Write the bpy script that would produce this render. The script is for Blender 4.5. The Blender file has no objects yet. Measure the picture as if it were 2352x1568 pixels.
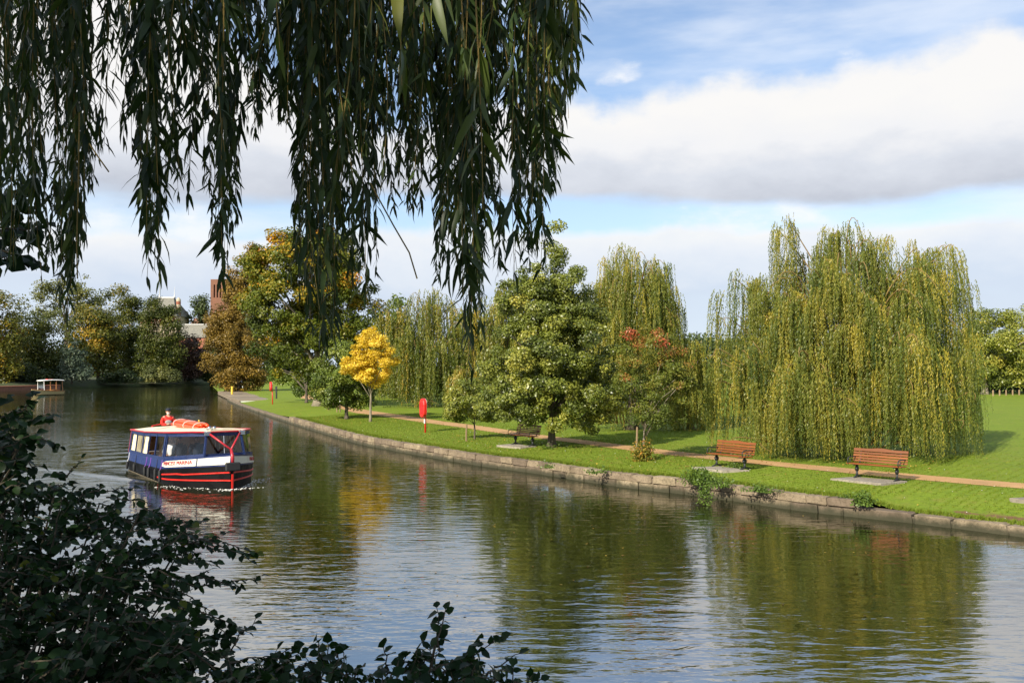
import bpy, bmesh, math, random
import numpy as np
from mathutils import Vector, Matrix, Euler

random.seed(11)
rng = np.random.default_rng(11)
scn = bpy.context.scene
COL = scn.collection
R = math.radians

# ------------------------------------------------------------------ camera, sky, sun, exposure
CAMZ, F, CX, CY, HOR = 4.2, 2050.0, 1176.0, 784.0, 840.0     # photo measured in a 2352 x 1568 frame
PITCH = math.atan((HOR - CY) / F)
cam = bpy.data.cameras.new('camera')
cam.sensor_width = 36.0
cam.lens = 36.0 * F / 2352.0
cam.clip_start, cam.clip_end = 0.1, 6000
camo = bpy.data.objects.new('camera', cam)
camo.location = (0, 0, CAMZ)
camo.rotation_euler = (math.pi / 2 + PITCH, 0, 0)
COL.objects.link(camo)
scn.camera = camo

SUN_EL, SUN_ROT = R(31), math.atan2(-0.60, -0.80)
sd = Vector((math.sin(SUN_ROT) * math.cos(SUN_EL), math.cos(SUN_ROT) * math.cos(SUN_EL), math.sin(SUN_EL)))
sl = bpy.data.lights.new('sun', 'SUN')
sl.energy, sl.angle, sl.color = 4.9, R(0.5), (1.0, 0.92, 0.77)
so = bpy.data.objects.new('sun', sl)
so.rotation_euler = sd.to_track_quat('Z', 'Y').to_euler()
so.location = (0, -20, 60)
COL.objects.link(so)

vs = scn.view_settings
vs.view_transform, vs.look = 'Standard', 'None'
vs.gamma, vs.exposure, vs.use_curve_mapping = 1.0, 0.62, False
scn.cycles.max_bounces = 6
scn.cycles.transparent_max_bounces = 8
scn.cycles.caustics_reflective = False
scn.cycles.caustics_refractive = False

W = bpy.data.worlds.new('World')
scn.world = W
W.use_nodes = True
NT = W.node_tree


class NG:
    """small helper for wiring nodes"""
    def __init__(s, nt): s.nt = nt; s.n = nt.nodes; s.l = nt.links
    def put(s, sock, v):
        if isinstance(v, bpy.types.NodeSocket): s.l.new(v, sock)
        elif v is not None: sock.default_value = v
    def m(s, op, a, b=None, c=None, clamp=False):
        x = s.n.new('ShaderNodeMath'); x.operation = op; x.use_clamp = clamp
        for i, v in enumerate((a, b, c)): s.put(x.inputs[i], v)
        return x.outputs[0]
    def mr(s, v, a, b, c=0.0, d=1.0, smooth=True):
        x = s.n.new('ShaderNodeMapRange'); x.interpolation_type = 'SMOOTHSTEP' if smooth else 'LINEAR'
        for i, q in enumerate((v, a, b, c, d)): s.put(x.inputs[i], q)
        return x.outputs[0]
    def mix(s, f, a, b, mode='MIX'):
        x = s.n.new('ShaderNodeMix'); x.data_type = 'RGBA'; x.blend_type = mode
        s.put(x.inputs[0], f); s.put(x.inputs[6], a); s.put(x.inputs[7], b)
        return x.outputs[2]
    def noise(s, vec, scale, detail=4, rough=0.5, dist=0.0):
        x = s.n.new('ShaderNodeTexNoise'); s.put(x.inputs['Vector'], vec)
        x.inputs['Scale'].default_value = scale; x.inputs['Detail'].default_value = detail
        x.inputs['Roughness'].default_value = rough; x.inputs['Distortion'].default_value = dist
        return x.outputs[0]
    def mapping(s, vec, scale=(1, 1, 1), rot=(0, 0, 0), loc=(0, 0, 0)):
        x = s.n.new('ShaderNodeMapping'); s.put(x.inputs[0], vec)
        x.inputs[1].default_value = loc; x.inputs[2].default_value = rot; x.inputs[3].default_value = scale
        return x.outputs[0]
    def ramp(s, f, stops):
        x = s.n.new('ShaderNodeValToRGB'); s.put(x.inputs[0], f)
        e = x.color_ramp.elements
        while len(e) < len(stops): e.new(0.5)
        for q, (p, c) in zip(e, stops): q.position = p; q.color = (*c[:3], 1)
        return x.outputs[0]


def build_world():
    g = NG(NT)
    NT.nodes.clear()
    out = g.n.new('ShaderNodeOutputWorld'); bg = g.n.new('ShaderNodeBackground')
    g.l.new(bg.outputs[0], out.inputs[0])
    STR = 0.10
    bg.inputs[1].default_value = STR
    sky = g.n.new('ShaderNodeTexSky'); sky.sky_type = 'NISHITA'; sky.sun_disc = False
    sky.sun_elevation = SUN_EL; sky.sun_rotation = SUN_ROT
    sky.altitude = 50; sky.air_density = 1.0; sky.dust_density = 0.6; sky.ozone_density = 1.6
    tc = g.n.new('ShaderNodeTexCoord'); d = tc.outputs['Generated']
    sep = g.n.new('ShaderNodeSeparateXYZ'); g.l.new(d, sep.inputs[0])
    x, y, z = sep.outputs
    el = g.m('MULTIPLY', g.m('ARCSINE', z), 57.2958)
    dv = g.mapping(d, (1, 1, 1.5))
    nA = g.m('SUBTRACT', g.noise(dv, 7.0, 9, 0.56), 0.5)
    nB = g.m('SUBTRACT', g.noise(g.mapping(d, (1, 1, 3.5), loc=(3.1, 1.7, 0.4)), 3.2, 5, 0.5), 0.5)
    nC = g.m('SUBTRACT', g.noise(g.mapping(d, (1, 1, 2.2), loc=(7.3, 2.2, 5.0)), 11.0, 7, 0.6), 0.5)
    # main bank: top edge climbs to both sides of the gap above the willows
    left = g.m('MULTIPLY', g.m('MAXIMUM', g.m('SUBTRACT', g.m('MULTIPLY', x, -1.0), 0.17), 0.0), 30.0)
    top = g.m('ADD', g.m('ADD', g.m('MULTIPLY_ADD', x, 4.2, 16.6), left), g.m('MULTIPLY', nA, 6.5))
    top = g.m('ADD', top, g.m('MULTIPLY', nB, 1.5))
    bot = g.m('ADD', g.m('MULTIPLY_ADD', x, -0.8, 10.0), g.m('ADD', g.m('MULTIPLY', nB, 5.0), g.m('MULTIPLY', nC, 0.8)))
    m1 = g.m('MULTIPLY', g.mr(g.m('SUBTRACT', top, el), -0.4, 1.3), g.mr(g.m('SUBTRACT', el, bot), -0.3, 1.0))
    t1 = g.m('ADD', g.m('SUBTRACT', el, bot), g.m('MULTIPLY', nC, 5.0))
    t1 = g.m('ADD', t1, g.m('MULTIPLY', nB, 4.0))
    k = 0.80 / STR
    c1 = g.ramp(g.mr(t1, 0.0, 6.0, smooth=False), [(0.0, (0.46, 0.49, 0.56)), (0.38, (0.60, 0.63, 0.69)),
                (0.62, (0.735, 0.74, 0.76)), (1.0, (0.785, 0.775, 0.765))])
    # low bank near the horizon
    top2 = g.m('ADD', g.m('ADD', 8.6, g.m('MULTIPLY', nA, 3.0)), g.m('MULTIPLY', nB, 3.0))
    m2 = g.m('MULTIPLY', g.mr(g.m('SUBTRACT', top2, el), -0.1, 0.8), 0.93)
    t2 = g.m('ADD', g.m('SUBTRACT', top2, el), g.m('MULTIPLY', nC, 4.0))
    c2 = g.ramp(g.mr(t2, 0.0, 8.0, smooth=False), [(0.0, (0.78, 0.78, 0.77)), (0.22, (0.68, 0.71, 0.76)),
                (0.5, (0.54, 0.61, 0.72)), (1.0, (0.60, 0.69, 0.79))])
    # thin high veil and a few puffs
    veil = g.noise(g.mapping(d, (1.0, 1.0, 4.5), rot=(0, 0.25, 0), loc=(1.0, 5.0, 2.0)), 2.6, 6, 0.55)
    m3 = g.m('MULTIPLY', g.mr(veil, 0.42, 0.66), 0.6)
    puff = g.noise(g.mapping(d, (1.0, 1.0, 1.9), loc=(4.4, 0.6, 9.0)), 5.0, 8, 0.55)
    m4 = g.m('MULTIPLY', g.mr(puff, 0.62, 0.72), 0.8)
    sk = g.mix(1.0, sky.outputs[0], (0.92, 1.0, 1.10, 1), 'MULTIPLY')
    hz = g.mr(el, 4.0, 22.0, .42, .14)
    sk = g.mix(hz, sk, (0.66 * k, 0.78 * k, 0.92 * k, 1))
    cur = g.mix(m3, sk, (0.76 * k, 0.80 * k, 0.86 * k, 1))
    cur = g.mix(m4, cur, (0.80 * k, 0.81 * k, 0.83 * k, 1))
    def scale(c):
        return g.mix(1.0, c, (k, k, k, 1), 'MULTIPLY')
    cur = g.mix(m2, cur, scale(c2))
    cur = g.mix(m1, cur, scale(c1))
    g.l.new(cur, bg.inputs[0])


build_world()


# ------------------------------------------------------------------ pixel <-> place helpers
def ray(x, y):
    a, b = (x - CX) / F, (CY - y) / F
    return np.array((a, math.cos(PITCH) - math.sin(PITCH) * b, math.sin(PITCH) + math.cos(PITCH) * b))


def G(x, y, z=0.0):
    r = ray(x, y); t = (z - CAMZ) / r[2]
    return np.array((r[0] * t, r[1] * t, z))


def P(x, y, Y):
    r = ray(x, y); return np.array((0, 0, CAMZ)) + r * (Y / r[1])


def to_px(p):
    p = np.asarray(p, float); q = p - np.array((0, 0, CAMZ))
    c, s = math.cos(PITCH), math.sin(PITCH)
    dep = q[..., 1] * c + q[..., 2] * s
    up = -q[..., 1] * s + q[..., 2] * c
    return CX + F * q[..., 0] / dep, CY - F * up / dep, dep


# ------------------------------------------------------------------ objects
def props(o, label=None, cat=None, group=None, kind=None):
    if label: o['label'] = label
    if cat: o['category'] = cat
    if group: o['group'] = group
    if kind: o['kind'] = kind
    return o


def thing(name, label, cat, loc=(0, 0, 0), rz=0.0, group=None):
    o = bpy.data.objects.new(name, None)
    o.empty_display_size = 0.3
    o.location = tuple(float(v) for v in loc); o.rotation_euler = (0, 0, rz)
    COL.objects.link(o)
    return props(o, label, cat, group)


def link(name, me, parent=None, **kw):
    o = bpy.data.objects.new(name, me); COL.objects.link(o)
    if parent is not None: o.parent = parent
    return props(o, **kw)


class MB:
    """collects boxes, tubes, lathes and plates for ONE mesh"""
    def __init__(s): s.v = []; s.f = []
    def add(s, vs_, fs):
        b = len(s.v); s.v += [tuple(float(q) for q in p) for p in vs_]
        s.f += [tuple(i + b for i in f) for f in fs]; return s
    def box(s, c, d, rot=None):
        hx, hy, hz = d[0] / 2, d[1] / 2, d[2] / 2
        pts = [Vector((i * hx, j * hy, k * hz)) for i in (-1, 1) for j in (-1, 1) for k in (-1, 1)]
        if rot is not None:
            m = rot if isinstance(rot, Matrix) else Euler(rot).to_matrix()
            pts = [m @ p for p in pts]
        pts = [(p.x + c[0], p.y + c[1], p.z + c[2]) for p in pts]
        return s.add(pts, [(0, 1, 3, 2), (4, 6, 7, 5), (0, 4, 5, 1), (2, 3, 7, 6), (0, 2, 6, 4), (1, 5, 7, 3)])
    def bar(s, a, b, w, h=None, up=(0, 0, 1)):
        a, b = Vector(a), Vector(b); h = h or w
        d = (b - a); L = d.length; d.normalize()
        u = Vector(up)
        if abs(d.dot(u)) > 0.98: u = Vector((0, 1, 0))
        sx = d.cross(u).normalized(); sz = sx.cross(d).normalized()
        m = Matrix((sx, d, sz)).transposed()
        return s.box((a + b) / 2, (w, L, h), m)
    def tube(s, pts, rad, n=6, cap=True):
        pts = [Vector([float(q) for q in p]) for p in pts]
        rad = [rad] * len(pts) if not hasattr(rad, '__len__') else list(rad)
        b = len(s.v); prev = None
        for i, p in enumerate(pts):
            d = (pts[min(i + 1, len(pts) - 1)] - pts[max(i - 1, 0)])
            if d.length < 1e-9: d = Vector((0, 0, 1))
            d.normalize()
            if prev is None:
                u = Vector((0, 0, 1)) if abs(d.z) < 0.9 else Vector((1, 0, 0))
                u = (u - d * u.dot(d)).normalized()
            else:
                u = prev - d * prev.dot(d)
                u = u.normalized() if u.length > 1e-6 else d.orthogonal().normalized()
            prev = u; w = d.cross(u)
            for k in range(n):
                a = 2 * math.pi * k / n
                q = p + (u * math.cos(a) + w * math.sin(a)) * rad[i]
                s.v.append((q.x, q.y, q.z))
        for i in range(len(pts) - 1):
            for k in range(n):
                s.f.append((b + i * n + k, b + i * n + (k + 1) % n, b + (i + 1) * n + (k + 1) % n, b + (i + 1) * n + k))
        if cap:
            s.f.append(tuple(b + k for k in reversed(range(n))))
            s.f.append(tuple(b + (len(pts) - 1) * n + k for k in range(n)))
        return s
    def ell(s, c, r, n=10, m=7, rot=None):
        vs_, fs = [], []
        for i in range(m + 1):
            t = math.pi * i / m
            for k in range(n):
                a = 2 * math.pi * k / n
                p = Vector((r[0] * math.sin(t) * math.cos(a), r[1] * math.sin(t) * math.sin(a), r[2] * math.cos(t)))
                if rot is not None: p = Euler(rot).to_matrix() @ p
                vs_.append((p.x + c[0], p.y + c[1], p.z + c[2]))
        for i in range(m):
            for k in range(n):
                fs.append((i * n + k, (i + 1) * n + k, (i + 1) * n + (k + 1) % n, i * n + (k + 1) % n))
        return s.add(vs_, fs)
    def prism(s, poly, z0, z1):
        n = len(poly)
        vs_ = [(p[0], p[1], z0) for p in poly] + [(p[0], p[1], z1) for p in poly]
        fs = [tuple(reversed(range(n))), tuple(range(n, 2 * n))]
        fs += [(i, (i + 1) % n, n + (i + 1) % n, n + i) for i in range(n)]
        return s.add(vs_, fs)
    def mesh(s, name, mat, smooth=False, bevel=0.0):
        me = bpy.data.meshes.new(name); me.from_pydata(s.v, [], s.f)
        bm = bmesh.new(); bm.from_mesh(me)
        bmesh.ops.remove_doubles(bm, verts=bm.verts, dist=1e-5)
        bmesh.ops.recalc_face_normals(bm, faces=bm.faces)
        if bevel > 0:
            eds = [e for e in bm.edges if len(e.link_faces) == 2 and e.calc_face_angle(0) > 0.6]
            bmesh.ops.bevel(bm, geom=eds, offset=bevel, segments=1, affect='EDGES', clamp_overlap=True)
        bm.to_mesh(me); bm.free()
        if smooth: me.polygons.foreach_set('use_smooth', [True] * len(me.polygons))
        me.materials.append(mat)
        return me
    def build(s, name, mat, parent=None, smooth=False, bevel=0.0, **kw):
        return link(name, s.mesh(name, mat, smooth, bevel), parent, **kw)


def np_mesh(name, v, f, mat, tint=None, smooth=False):
    v = np.ascontiguousarray(v, np.float32); f = np.ascontiguousarray(f, np.int32)
    me = bpy.data.meshes.new(name); k = f.shape[1]
    me.vertices.add(len(v)); me.vertices.foreach_set('co', v.ravel())
    me.loops.add(f.size); me.loops.foreach_set('vertex_index', f.ravel())
    me.polygons.add(len(f))
    me.polygons.foreach_set('loop_start', np.arange(0, f.size, k, dtype=np.int32))
    if tint is not None:
        a = me.attributes.new('tint', 'FLOAT', 'POINT'); a.data.foreach_set('value', np.ascontiguousarray(tint, np.float32))
    me.update(calc_edges=True)
    if smooth: me.polygons.foreach_set('use_smooth', np.ones(len(f), bool))
    me.materials.append(mat)
    return me


def unit(a): return a / np.maximum(np.linalg.norm(a, axis=-1, keepdims=True), 1e-9)


def leaf_quads(p, ax, nr, L, Wd, tint):
    """one diamond per leaf: p base, ax axis, nr leaf normal"""
    ax = unit(ax); sd_ = unit(np.cross(nr, ax)); L = np.asarray(L)[:, None]; Wd = np.asarray(Wd)[:, None]
    v = np.stack([p, p + ax * L * .45 + sd_ * Wd * .5, p + ax * L, p + ax * L * .45 - sd_ * Wd * .5], 1).reshape(-1, 3)
    return v, np.arange(len(p) * 4).reshape(-1, 4), np.repeat(tint, 4)


def leaf_full(p, ax, nr, L, Wd, tint, prof=((.3, 1.0), (.66, .72)), fold=.25, curl=.18):
    """folded, curling eight-triangle leaf"""
    ax = unit(ax); s = unit(np.cross(nr, ax)); n = np.cross(ax, s)
    L = np.asarray(L)[:, None]; Wd = np.asarray(Wd)[:, None]
    rows = [p]
    for t, w in prof:
        c = p + ax * L * t - n * L * curl * t * t
        rows += [c + s * Wd * w * .5 + n * Wd * fold * w * .5, c, c - s * Wd * w * .5 + n * Wd * fold * w * .5]
    rows.append(p + ax * L - n * L * curl)
    v = np.stack(rows, 1)
    f0 = np.array([(0, 2, 1), (0, 3, 2), (1, 2, 5), (1, 5, 4), (2, 3, 6), (2, 6, 5), (4, 5, 7), (5, 6, 7)])
    N = len(p)
    f = (f0[None] + (np.arange(N) * 8)[:, None, None]).reshape(-1, 3)
    return v.reshape(-1, 3), f, np.repeat(tint, 8)


# ------------------------------------------------------------------ materials
def base_mat(name):
    m = bpy.data.materials.new(name); m.use_nodes = True
    g = NG(m.node_tree); b = m.node_tree.nodes['Principled BSDF']
    return m, g, b


def coord(g, kind='Object'):
    return g.n.new('ShaderNodeTexCoord').outputs[kind]


def pmat(name, c, rough=.5, metal=0.0, var=.12, scale=6.0, bump=0.0, spec=.5, coat=0.0):
    """painted or plain surface with uneven tone, worn gloss and fine relief"""
    m, g, b = base_mat(name)
    n = g.noise(coord(g), scale, 6, .6)
    lo = tuple(q * (1 - var) for q in c[:3]); hi = tuple(min(1, q * (1 + var)) for q in c[:3])
    g.l.new(g.ramp(n, [(.3, lo), (.7, hi)]), b.inputs['Base Color'])
    g.l.new(g.mr(n, .3, .7, max(.02, rough - .08), min(1, rough + .1)), b.inputs['Roughness'])
    b.inputs['Metallic'].default_value = metal
    b.inputs['Specular IOR Level'].default_value = spec
    b.inputs['Coat Weight'].default_value = coat
    if bump > 0:
        bp = g.n.new('ShaderNodeBump'); bp.inputs['Strength'].default_value = bump; bp.inputs['Distance'].default_value = .02
        g.l.new(g.noise(coord(g), scale * 5, 5, .6), bp.inputs['Height']); g.l.new(bp.outputs[0], b.inputs['Normal'])
    return m


def leafmat(name, stops, trans=.30, gloss=.25, rough=.45):
    m = bpy.data.materials.new(name); m.use_nodes = True
    g = NG(m.node_tree); g.n.clear()
    at = g.n.new('ShaderNodeAttribute'); at.attribute_name = 'tint'
    col = g.ramp(at.outputs['Fac'], stops)
    b = g.n.new('ShaderNodeBsdfPrincipled')
    g.l.new(col, b.inputs['Base Color']); b.inputs['Roughness'].default_value = rough
    b.inputs['Specular IOR Level'].default_value = gloss
    t = g.n.new('ShaderNodeBsdfTranslucent')
    g.l.new(g.mix(1.0, col, (1.25, 1.35, .6, 1), 'MULTIPLY'), t.inputs[0])
    mx = g.n.new('ShaderNodeMixShader'); mx.inputs[0].default_value = trans
    g.l.new(b.outputs[0], mx.inputs[1]); g.l.new(t.outputs[0], mx.inputs[2])
    o = g.n.new('ShaderNodeOutputMaterial'); g.l.new(mx.outputs[0], o.inputs[0])
    return m


def barkmat(name, c1, c2, scale=5.0):
    m, g, b = base_mat(name)
    n = g.noise(g.mapping(coord(g), (1, 1, .22)), scale, 8, .65)
    g.l.new(g.ramp(n, [(.32, c1), (.68, c2)]), b.inputs['Base Color'])
    b.inputs['Roughness'].default_value = .9
    bp = g.n.new('ShaderNodeBump'); bp.inputs['Strength'].default_value = .8; bp.inputs['Distance'].default_value = .04
    g.l.new(n, bp.inputs['Height']); g.l.new(bp.outputs[0], b.inputs['Normal'])
    return m


M = {}
M['bark'] = barkmat('bark', (.045, .035, .025), (.15, .12, .085))
M['bark_pale'] = barkmat('bark_pale', (.16, .13, .09), (.34, .29, .21))
M['willow_wood'] = barkmat('willow_wood', (.14, .095, .03), (.34, .22, .07), 9)
M['dark_twig'] = barkmat('dark_twig', (.03, .024, .016), (.10, .08, .05), 20)
M['willow_twig'] = barkmat('willow_twig', (.16, .11, .03), (.34, .24, .07), 20)
M['willow'] = leafmat('willow_leaves', [(.0, (0.0529, 0.0890, 0.0190)), (.35, (0.1294, 0.1603, 0.0286)), (.62, (0.2234, 0.2256, 0.0381)),
                      (.85, (0.3528, 0.2909, 0.0428)), (1, (0.3990, 0.3286, 0.0425))], .32, .28, .42)
M['willow_deep'] = leafmat('willow_leaves_deep', [(.0, (0.0566, 0.0890, 0.0162)), (.4, (0.1416, 0.1654, 0.0252)), (.75, (0.2407, 0.2290, 0.0324)),
                           (1, (0.4248, 0.2926, 0.0405))], .30, .4, .42)
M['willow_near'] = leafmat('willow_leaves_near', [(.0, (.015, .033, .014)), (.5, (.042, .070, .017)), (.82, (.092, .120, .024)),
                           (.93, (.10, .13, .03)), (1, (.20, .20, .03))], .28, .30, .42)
M['alder'] = leafmat('alder_leaves', [(.0, (0.0743, 0.0986, 0.0158)), (.45, (0.1681, 0.1988, 0.0270)), (.8, (0.3009, 0.3021, 0.0450)), (1, (0.4602, 0.3975, 0.0675))], .25, .55, .40)
M['oak'] = leafmat('autumn_maple_leaves', [(.0, (0.0491, 0.0722, 0.0100)), (.45, (0.1191, 0.1444, 0.0120)), (.66, (0.2240, 0.1969, 0.0150)),
                   (.82, (0.4200, 0.2494, 0.0150)), (1, (0.6720, 0.2625, 0.0150))], .25, .3)
M['beech'] = leafmat('russet_leaves', [(.0, (0.0965, 0.0696, 0.0156)), (.4, (0.1803, 0.1201, 0.0215)), (.75, (0.2705, 0.1707, 0.0293)), (1, (0.3864, 0.2404, 0.0391))], .25, .3)
M['green'] = leafmat('green_leaves', [(.0, (0.0546, 0.0877, 0.0137)), (.5, (0.1274, 0.1739, 0.0216)), (1, (0.2366, 0.2570, 0.0343))], .25, .4)
M['dark'] = leafmat('dark_leaves', [(.0, (0.0212, 0.0362, 0.0092)), (.5, (0.0476, 0.0700, 0.0147)), (1, (0.0991, 0.1183, 0.0202))], .22, .35)
M['left'] = leafmat('bank_leaves', [(.0, (0.0350, 0.0515, 0.0101)), (.45, (0.0828, 0.0973, 0.0142)), (.75, (0.1593, 0.1503, 0.0182)), (1, (0.4142, 0.2433, 0.0203))], .22, .3)  # kept dark to put the left bank's shade into the leaf colour
M['leftpale'] = leafmat('pale_leaves', [(.0, (0.0805, 0.0978, 0.0345)), (.5, (0.1495, 0.1610, 0.0460)), (1, (0.2530, 0.2300, 0.0575))], .25, .3)
M['yellow'] = leafmat('yellow_leaves', [(.0, (.46, .32, .02)), (.5, (.74, .53, .045)), (1, (.92, .72, .12))], .35, .35)
M['redmaple'] = leafmat('red_green_leaves', [(.0, (0.0720, 0.1020, 0.0180)), (.4, (0.1440, 0.1680, 0.0240)), (.62, (0.2280, 0.1980, 0.0300)), (.8, (0.3120, 0.1320, 0.0360)), (1, (0.4560, 0.1080, 0.0480))], .28, .3)
M['copper'] = leafmat('copper_leaves', [(.0, (.035, .02, .015)), (1, (.10, .05, .03))], .2, .3)
M['silver'] = leafmat('silver_leaves', [(.0, (.07, .10, .06)), (1, (.17, .21, .13))], .2, .4)
M['hazel'] = leafmat('hazel_leaves', [(.0, (.008, .022, .009)), (.5, (.015, .038, .013)), (.9, (.030, .062, .016)), (1, (.10, .12, .02))], .22, .12, .45)
M['nettle'] = leafmat('nettle_leaves', [(.0, (.06, .11, .016)), (1, (.15, .22, .03))], .25, .35)
M['sprout'] = leafmat('sprout_leaves', [(.0, (.09, .14, .02)), (.5, (.24, .20, .03)), (1, (.52, .19, .03))], .3, .3)
M['far'] = leafmat('far_leaves', [(.0, (0.0364, 0.0585, 0.0234)), (1, (0.0975, 0.1235, 0.0416))], .2, .2)

# lawn: grass tone, mown bands, bare soil where the attribute says so
def lawn_mat():
    m, g, b = base_mat('grass')
    co = coord(g)
    n1 = g.noise(co, .35, 5, .55); n2 = g.noise(co, 7, 6, .7); n3 = g.noise(co, 2.1, 4, .6)
    c = g.ramp(n1, [(.3, (0.1625, 0.2405, 0.0182)), (.7, (0.2145, 0.2795, 0.0247))])
    c = g.mix(g.mr(n2, .35, .75), c, (.095, .145, .014, 1))
    c = g.mix(g.m('MULTIPLY', g.mr(n3, .50, .70), .6), c, (.21, .20, .040, 1))
    c = g.mix(g.m('MULTIPLY', g.mr(g.noise(co, .9, 6, .65), .56, .72), .55), c, (.085, .13, .014, 1))
    w = g.n.new('ShaderNodeTexWave'); g.l.new(g.mapping(co, (1, 1, 1), rot=(0, 0, R(8))), w.inputs[0])
    w.bands_direction = 'Y'; w.inputs['Scale'].default_value = .16; w.inputs['Distortion'].default_value = .8
    c = g.mix(g.m('MULTIPLY', w.outputs['Fac'], .16), c, (.20, .235, .035, 1))
    at = g.n.new('ShaderNodeAttribute'); at.attribute_name = 'tint'
    soil = g.mr(g.m('ADD', at.outputs['Fac'], g.m('MULTIPLY', g.m('SUBTRACT', g.noise(co, 1.6, 5, .6), .5), 1.3)), .5, .72)
    c = g.mix(soil, c, g.ramp(n2, [(.3, (0.1105, 0.0624, 0.0325)), (.7, (0.2340, 0.1365, 0.0715))]))
    g.l.new(c, b.inputs['Base Color']); b.inputs['Roughness'].default_value = .85
    b.inputs['Specular IOR Level'].default_value = .15
    bp = g.n.new('ShaderNodeBump'); bp.inputs['Strength'].default_value = .6; bp.inputs['Distance'].default_value = .05
    g.l.new(g.noise(co, 14, 6, .7), bp.inputs['Height']); g.l.new(bp.outputs[0], b.inputs['Normal'])
    return m


M['lawn'] = lawn_mat()


def water_mat():
    m, g, b = base_mat('river_water')
    co = coord(g)
    b.inputs['Base Color'].default_value = (.014, .017, .004, 1)
    b.inputs['Roughness'].default_value = .015
    b.inputs['IOR'].default_value = 5.5
    b.inputs['Specular IOR Level'].default_value = .5
    long = g.noise(g.mapping(co, (.55, 1.5, 1), rot=(0, 0, R(6))), 2.3, 3, .50, .3)
    mid = g.noise(g.mapping(co, (.8, 1.7, 1), rot=(0, 0, R(-9)), loc=(4, 2, 0)), 5.2, 3, .5, .2)
    swell = g.noise(g.mapping(co, (.25, .7, 1), rot=(0, 0, R(4))), 1.1, 2, .5)
    patch = g.mr(g.noise(g.mapping(co, (.05, .11, 1)), 1.0, 3, .5), .34, .66, .45, 1.05)
    h = g.m('ADD', g.m('ADD', g.m('MULTIPLY', g.m('POWER', long, 3.0), .027), g.m('MULTIPLY', mid, .0022)), g.m('MULTIPLY', swell, .010))
    h = g.m('MULTIPLY', h, patch)
    at = g.n.new('ShaderNodeAttribute'); at.attribute_name = 'wake'
    h = g.m('ADD', h, at.outputs['Fac'])
    bp = g.n.new('ShaderNodeBump'); bp.inputs['Strength'].default_value = 1.0; bp.inputs['Distance'].default_value = 1.0
    g.l.new(h, bp.inputs['Height']); g.l.new(bp.outputs[0], b.inputs['Normal'])
    return m


M['water'] = water_mat()


def stone_mat(name, c1, c2, moss=0.0):
    m, g, b = base_mat(name)
    co = coord(g, 'Object'); oi = g.n.new('ShaderNodeObjectInfo')
    wp = g.n.new('ShaderNodeNewGeometry').outputs['Position']
    n = g.noise(wp, 3.0, 7, .65); n2 = g.noise(wp, 17, 5, .7)
    c = g.ramp(n, [(.3, c1), (.7, c2)])
    hv = g.n.new('ShaderNodeHueSaturation'); g.l.new(c, hv.inputs['Color'])
    g.l.new(g.mr(oi.outputs['Random'], 0, 1, .60, 1.35, False), hv.inputs['Value'])
    g.l.new(g.mr(oi.outputs['Random'], 0, 1, .485, .505, False), hv.inputs['Hue'])
    c = g.mix(g.mr(n2, .45, .75), hv.outputs[0], tuple(q * .55 for q in c1) + (1,))
    if moss > 0:
        sz = g.n.new('ShaderNodeSeparateXYZ'); g.l.new(wp, sz.inputs[0])
        low = g.mr(g.m('ADD', sz.outputs[2], g.m('MULTIPLY', g.m('SUBTRACT', n, .5), .25)), .05, .27, moss, 0.0)
        c = g.mix(low, c, (.035, .034, .016, 1))
    g.l.new(c, b.inputs['Base Color']); b.inputs['Roughness'].default_value = .9
    bp = g.n.new('ShaderNodeBump'); bp.inputs['Strength'].default_value = .7; bp.inputs['Distance'].default_value = .02
    g.l.new(n2, bp.inputs['Height']); g.l.new(bp.outputs[0], b.inputs['Normal'])
    return m


M['stone'] = stone_mat('wall_stone', (.15, .115, .070), (.30, .235, .155), .95)
M['mortar'] = stone_mat('mortar', (.12, .09, .06), (.2, .155, .11), .95)
M['concrete'] = stone_mat('concrete', (.22, .19, .145), (.34, .30, .235))


def path_mat():
    m, g, b = base_mat('gravel_path')
    co = coord(g); n = g.noise(co, 1.2, 5, .6); n2 = g.noise(co, 45, 4, .7)
    c = g.ramp(n, [(.3, (.44, .245, .09)), (.7, (.56, .33, .14))])
    c = g.mix(g.mr(n2, .4, .8), c, (.28, .17, .08, 1))
    c = g.mix(g.m('MULTIPLY', g.mr(g.noise(co, .35, 6, .65), .5, .7), .5), c, (.26, .16, .085, 1))
    g.l.new(c, b.inputs['Base Color']); b.inputs['Roughness'].default_value = .95
    return m


M['path'] = path_mat()


def bank_mat():
    m, g, b = base_mat('bank_soil')
    co = coord(g); n = g.noise(co, .6, 6, .6)
    c = g.ramp(n, [(.35, (.03, .035, .014)), (.55, (.040, .06, .012)), (.75, (.09, .065, .035))])
    g.l.new(c, b.inputs['Base Color']); b.inputs['Roughness'].default_value = .95
    return m


M['bank'] = bank_mat()


def wood_mat(name, c1, c2):
    m, g, b = base_mat(name)
    n = g.noise(g.mapping(coord(g), (.6, 9, 9)), 4, 6, .6)
    oi = g.n.new('ShaderNodeObjectInfo')
    hv = g.n.new('ShaderNodeHueSaturation'); g.l.new(g.ramp(n, [(.3, c1), (.7, c2)]), hv.inputs['Color'])
    g.l.new(g.mr(oi.outputs['Random'], 0, 1, .8, 1.15, False), hv.inputs['Value'])
    g.l.new(hv.outputs[0], b.inputs['Base Color']); b.inputs['Roughness'].default_value = .45
    return m


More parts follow.
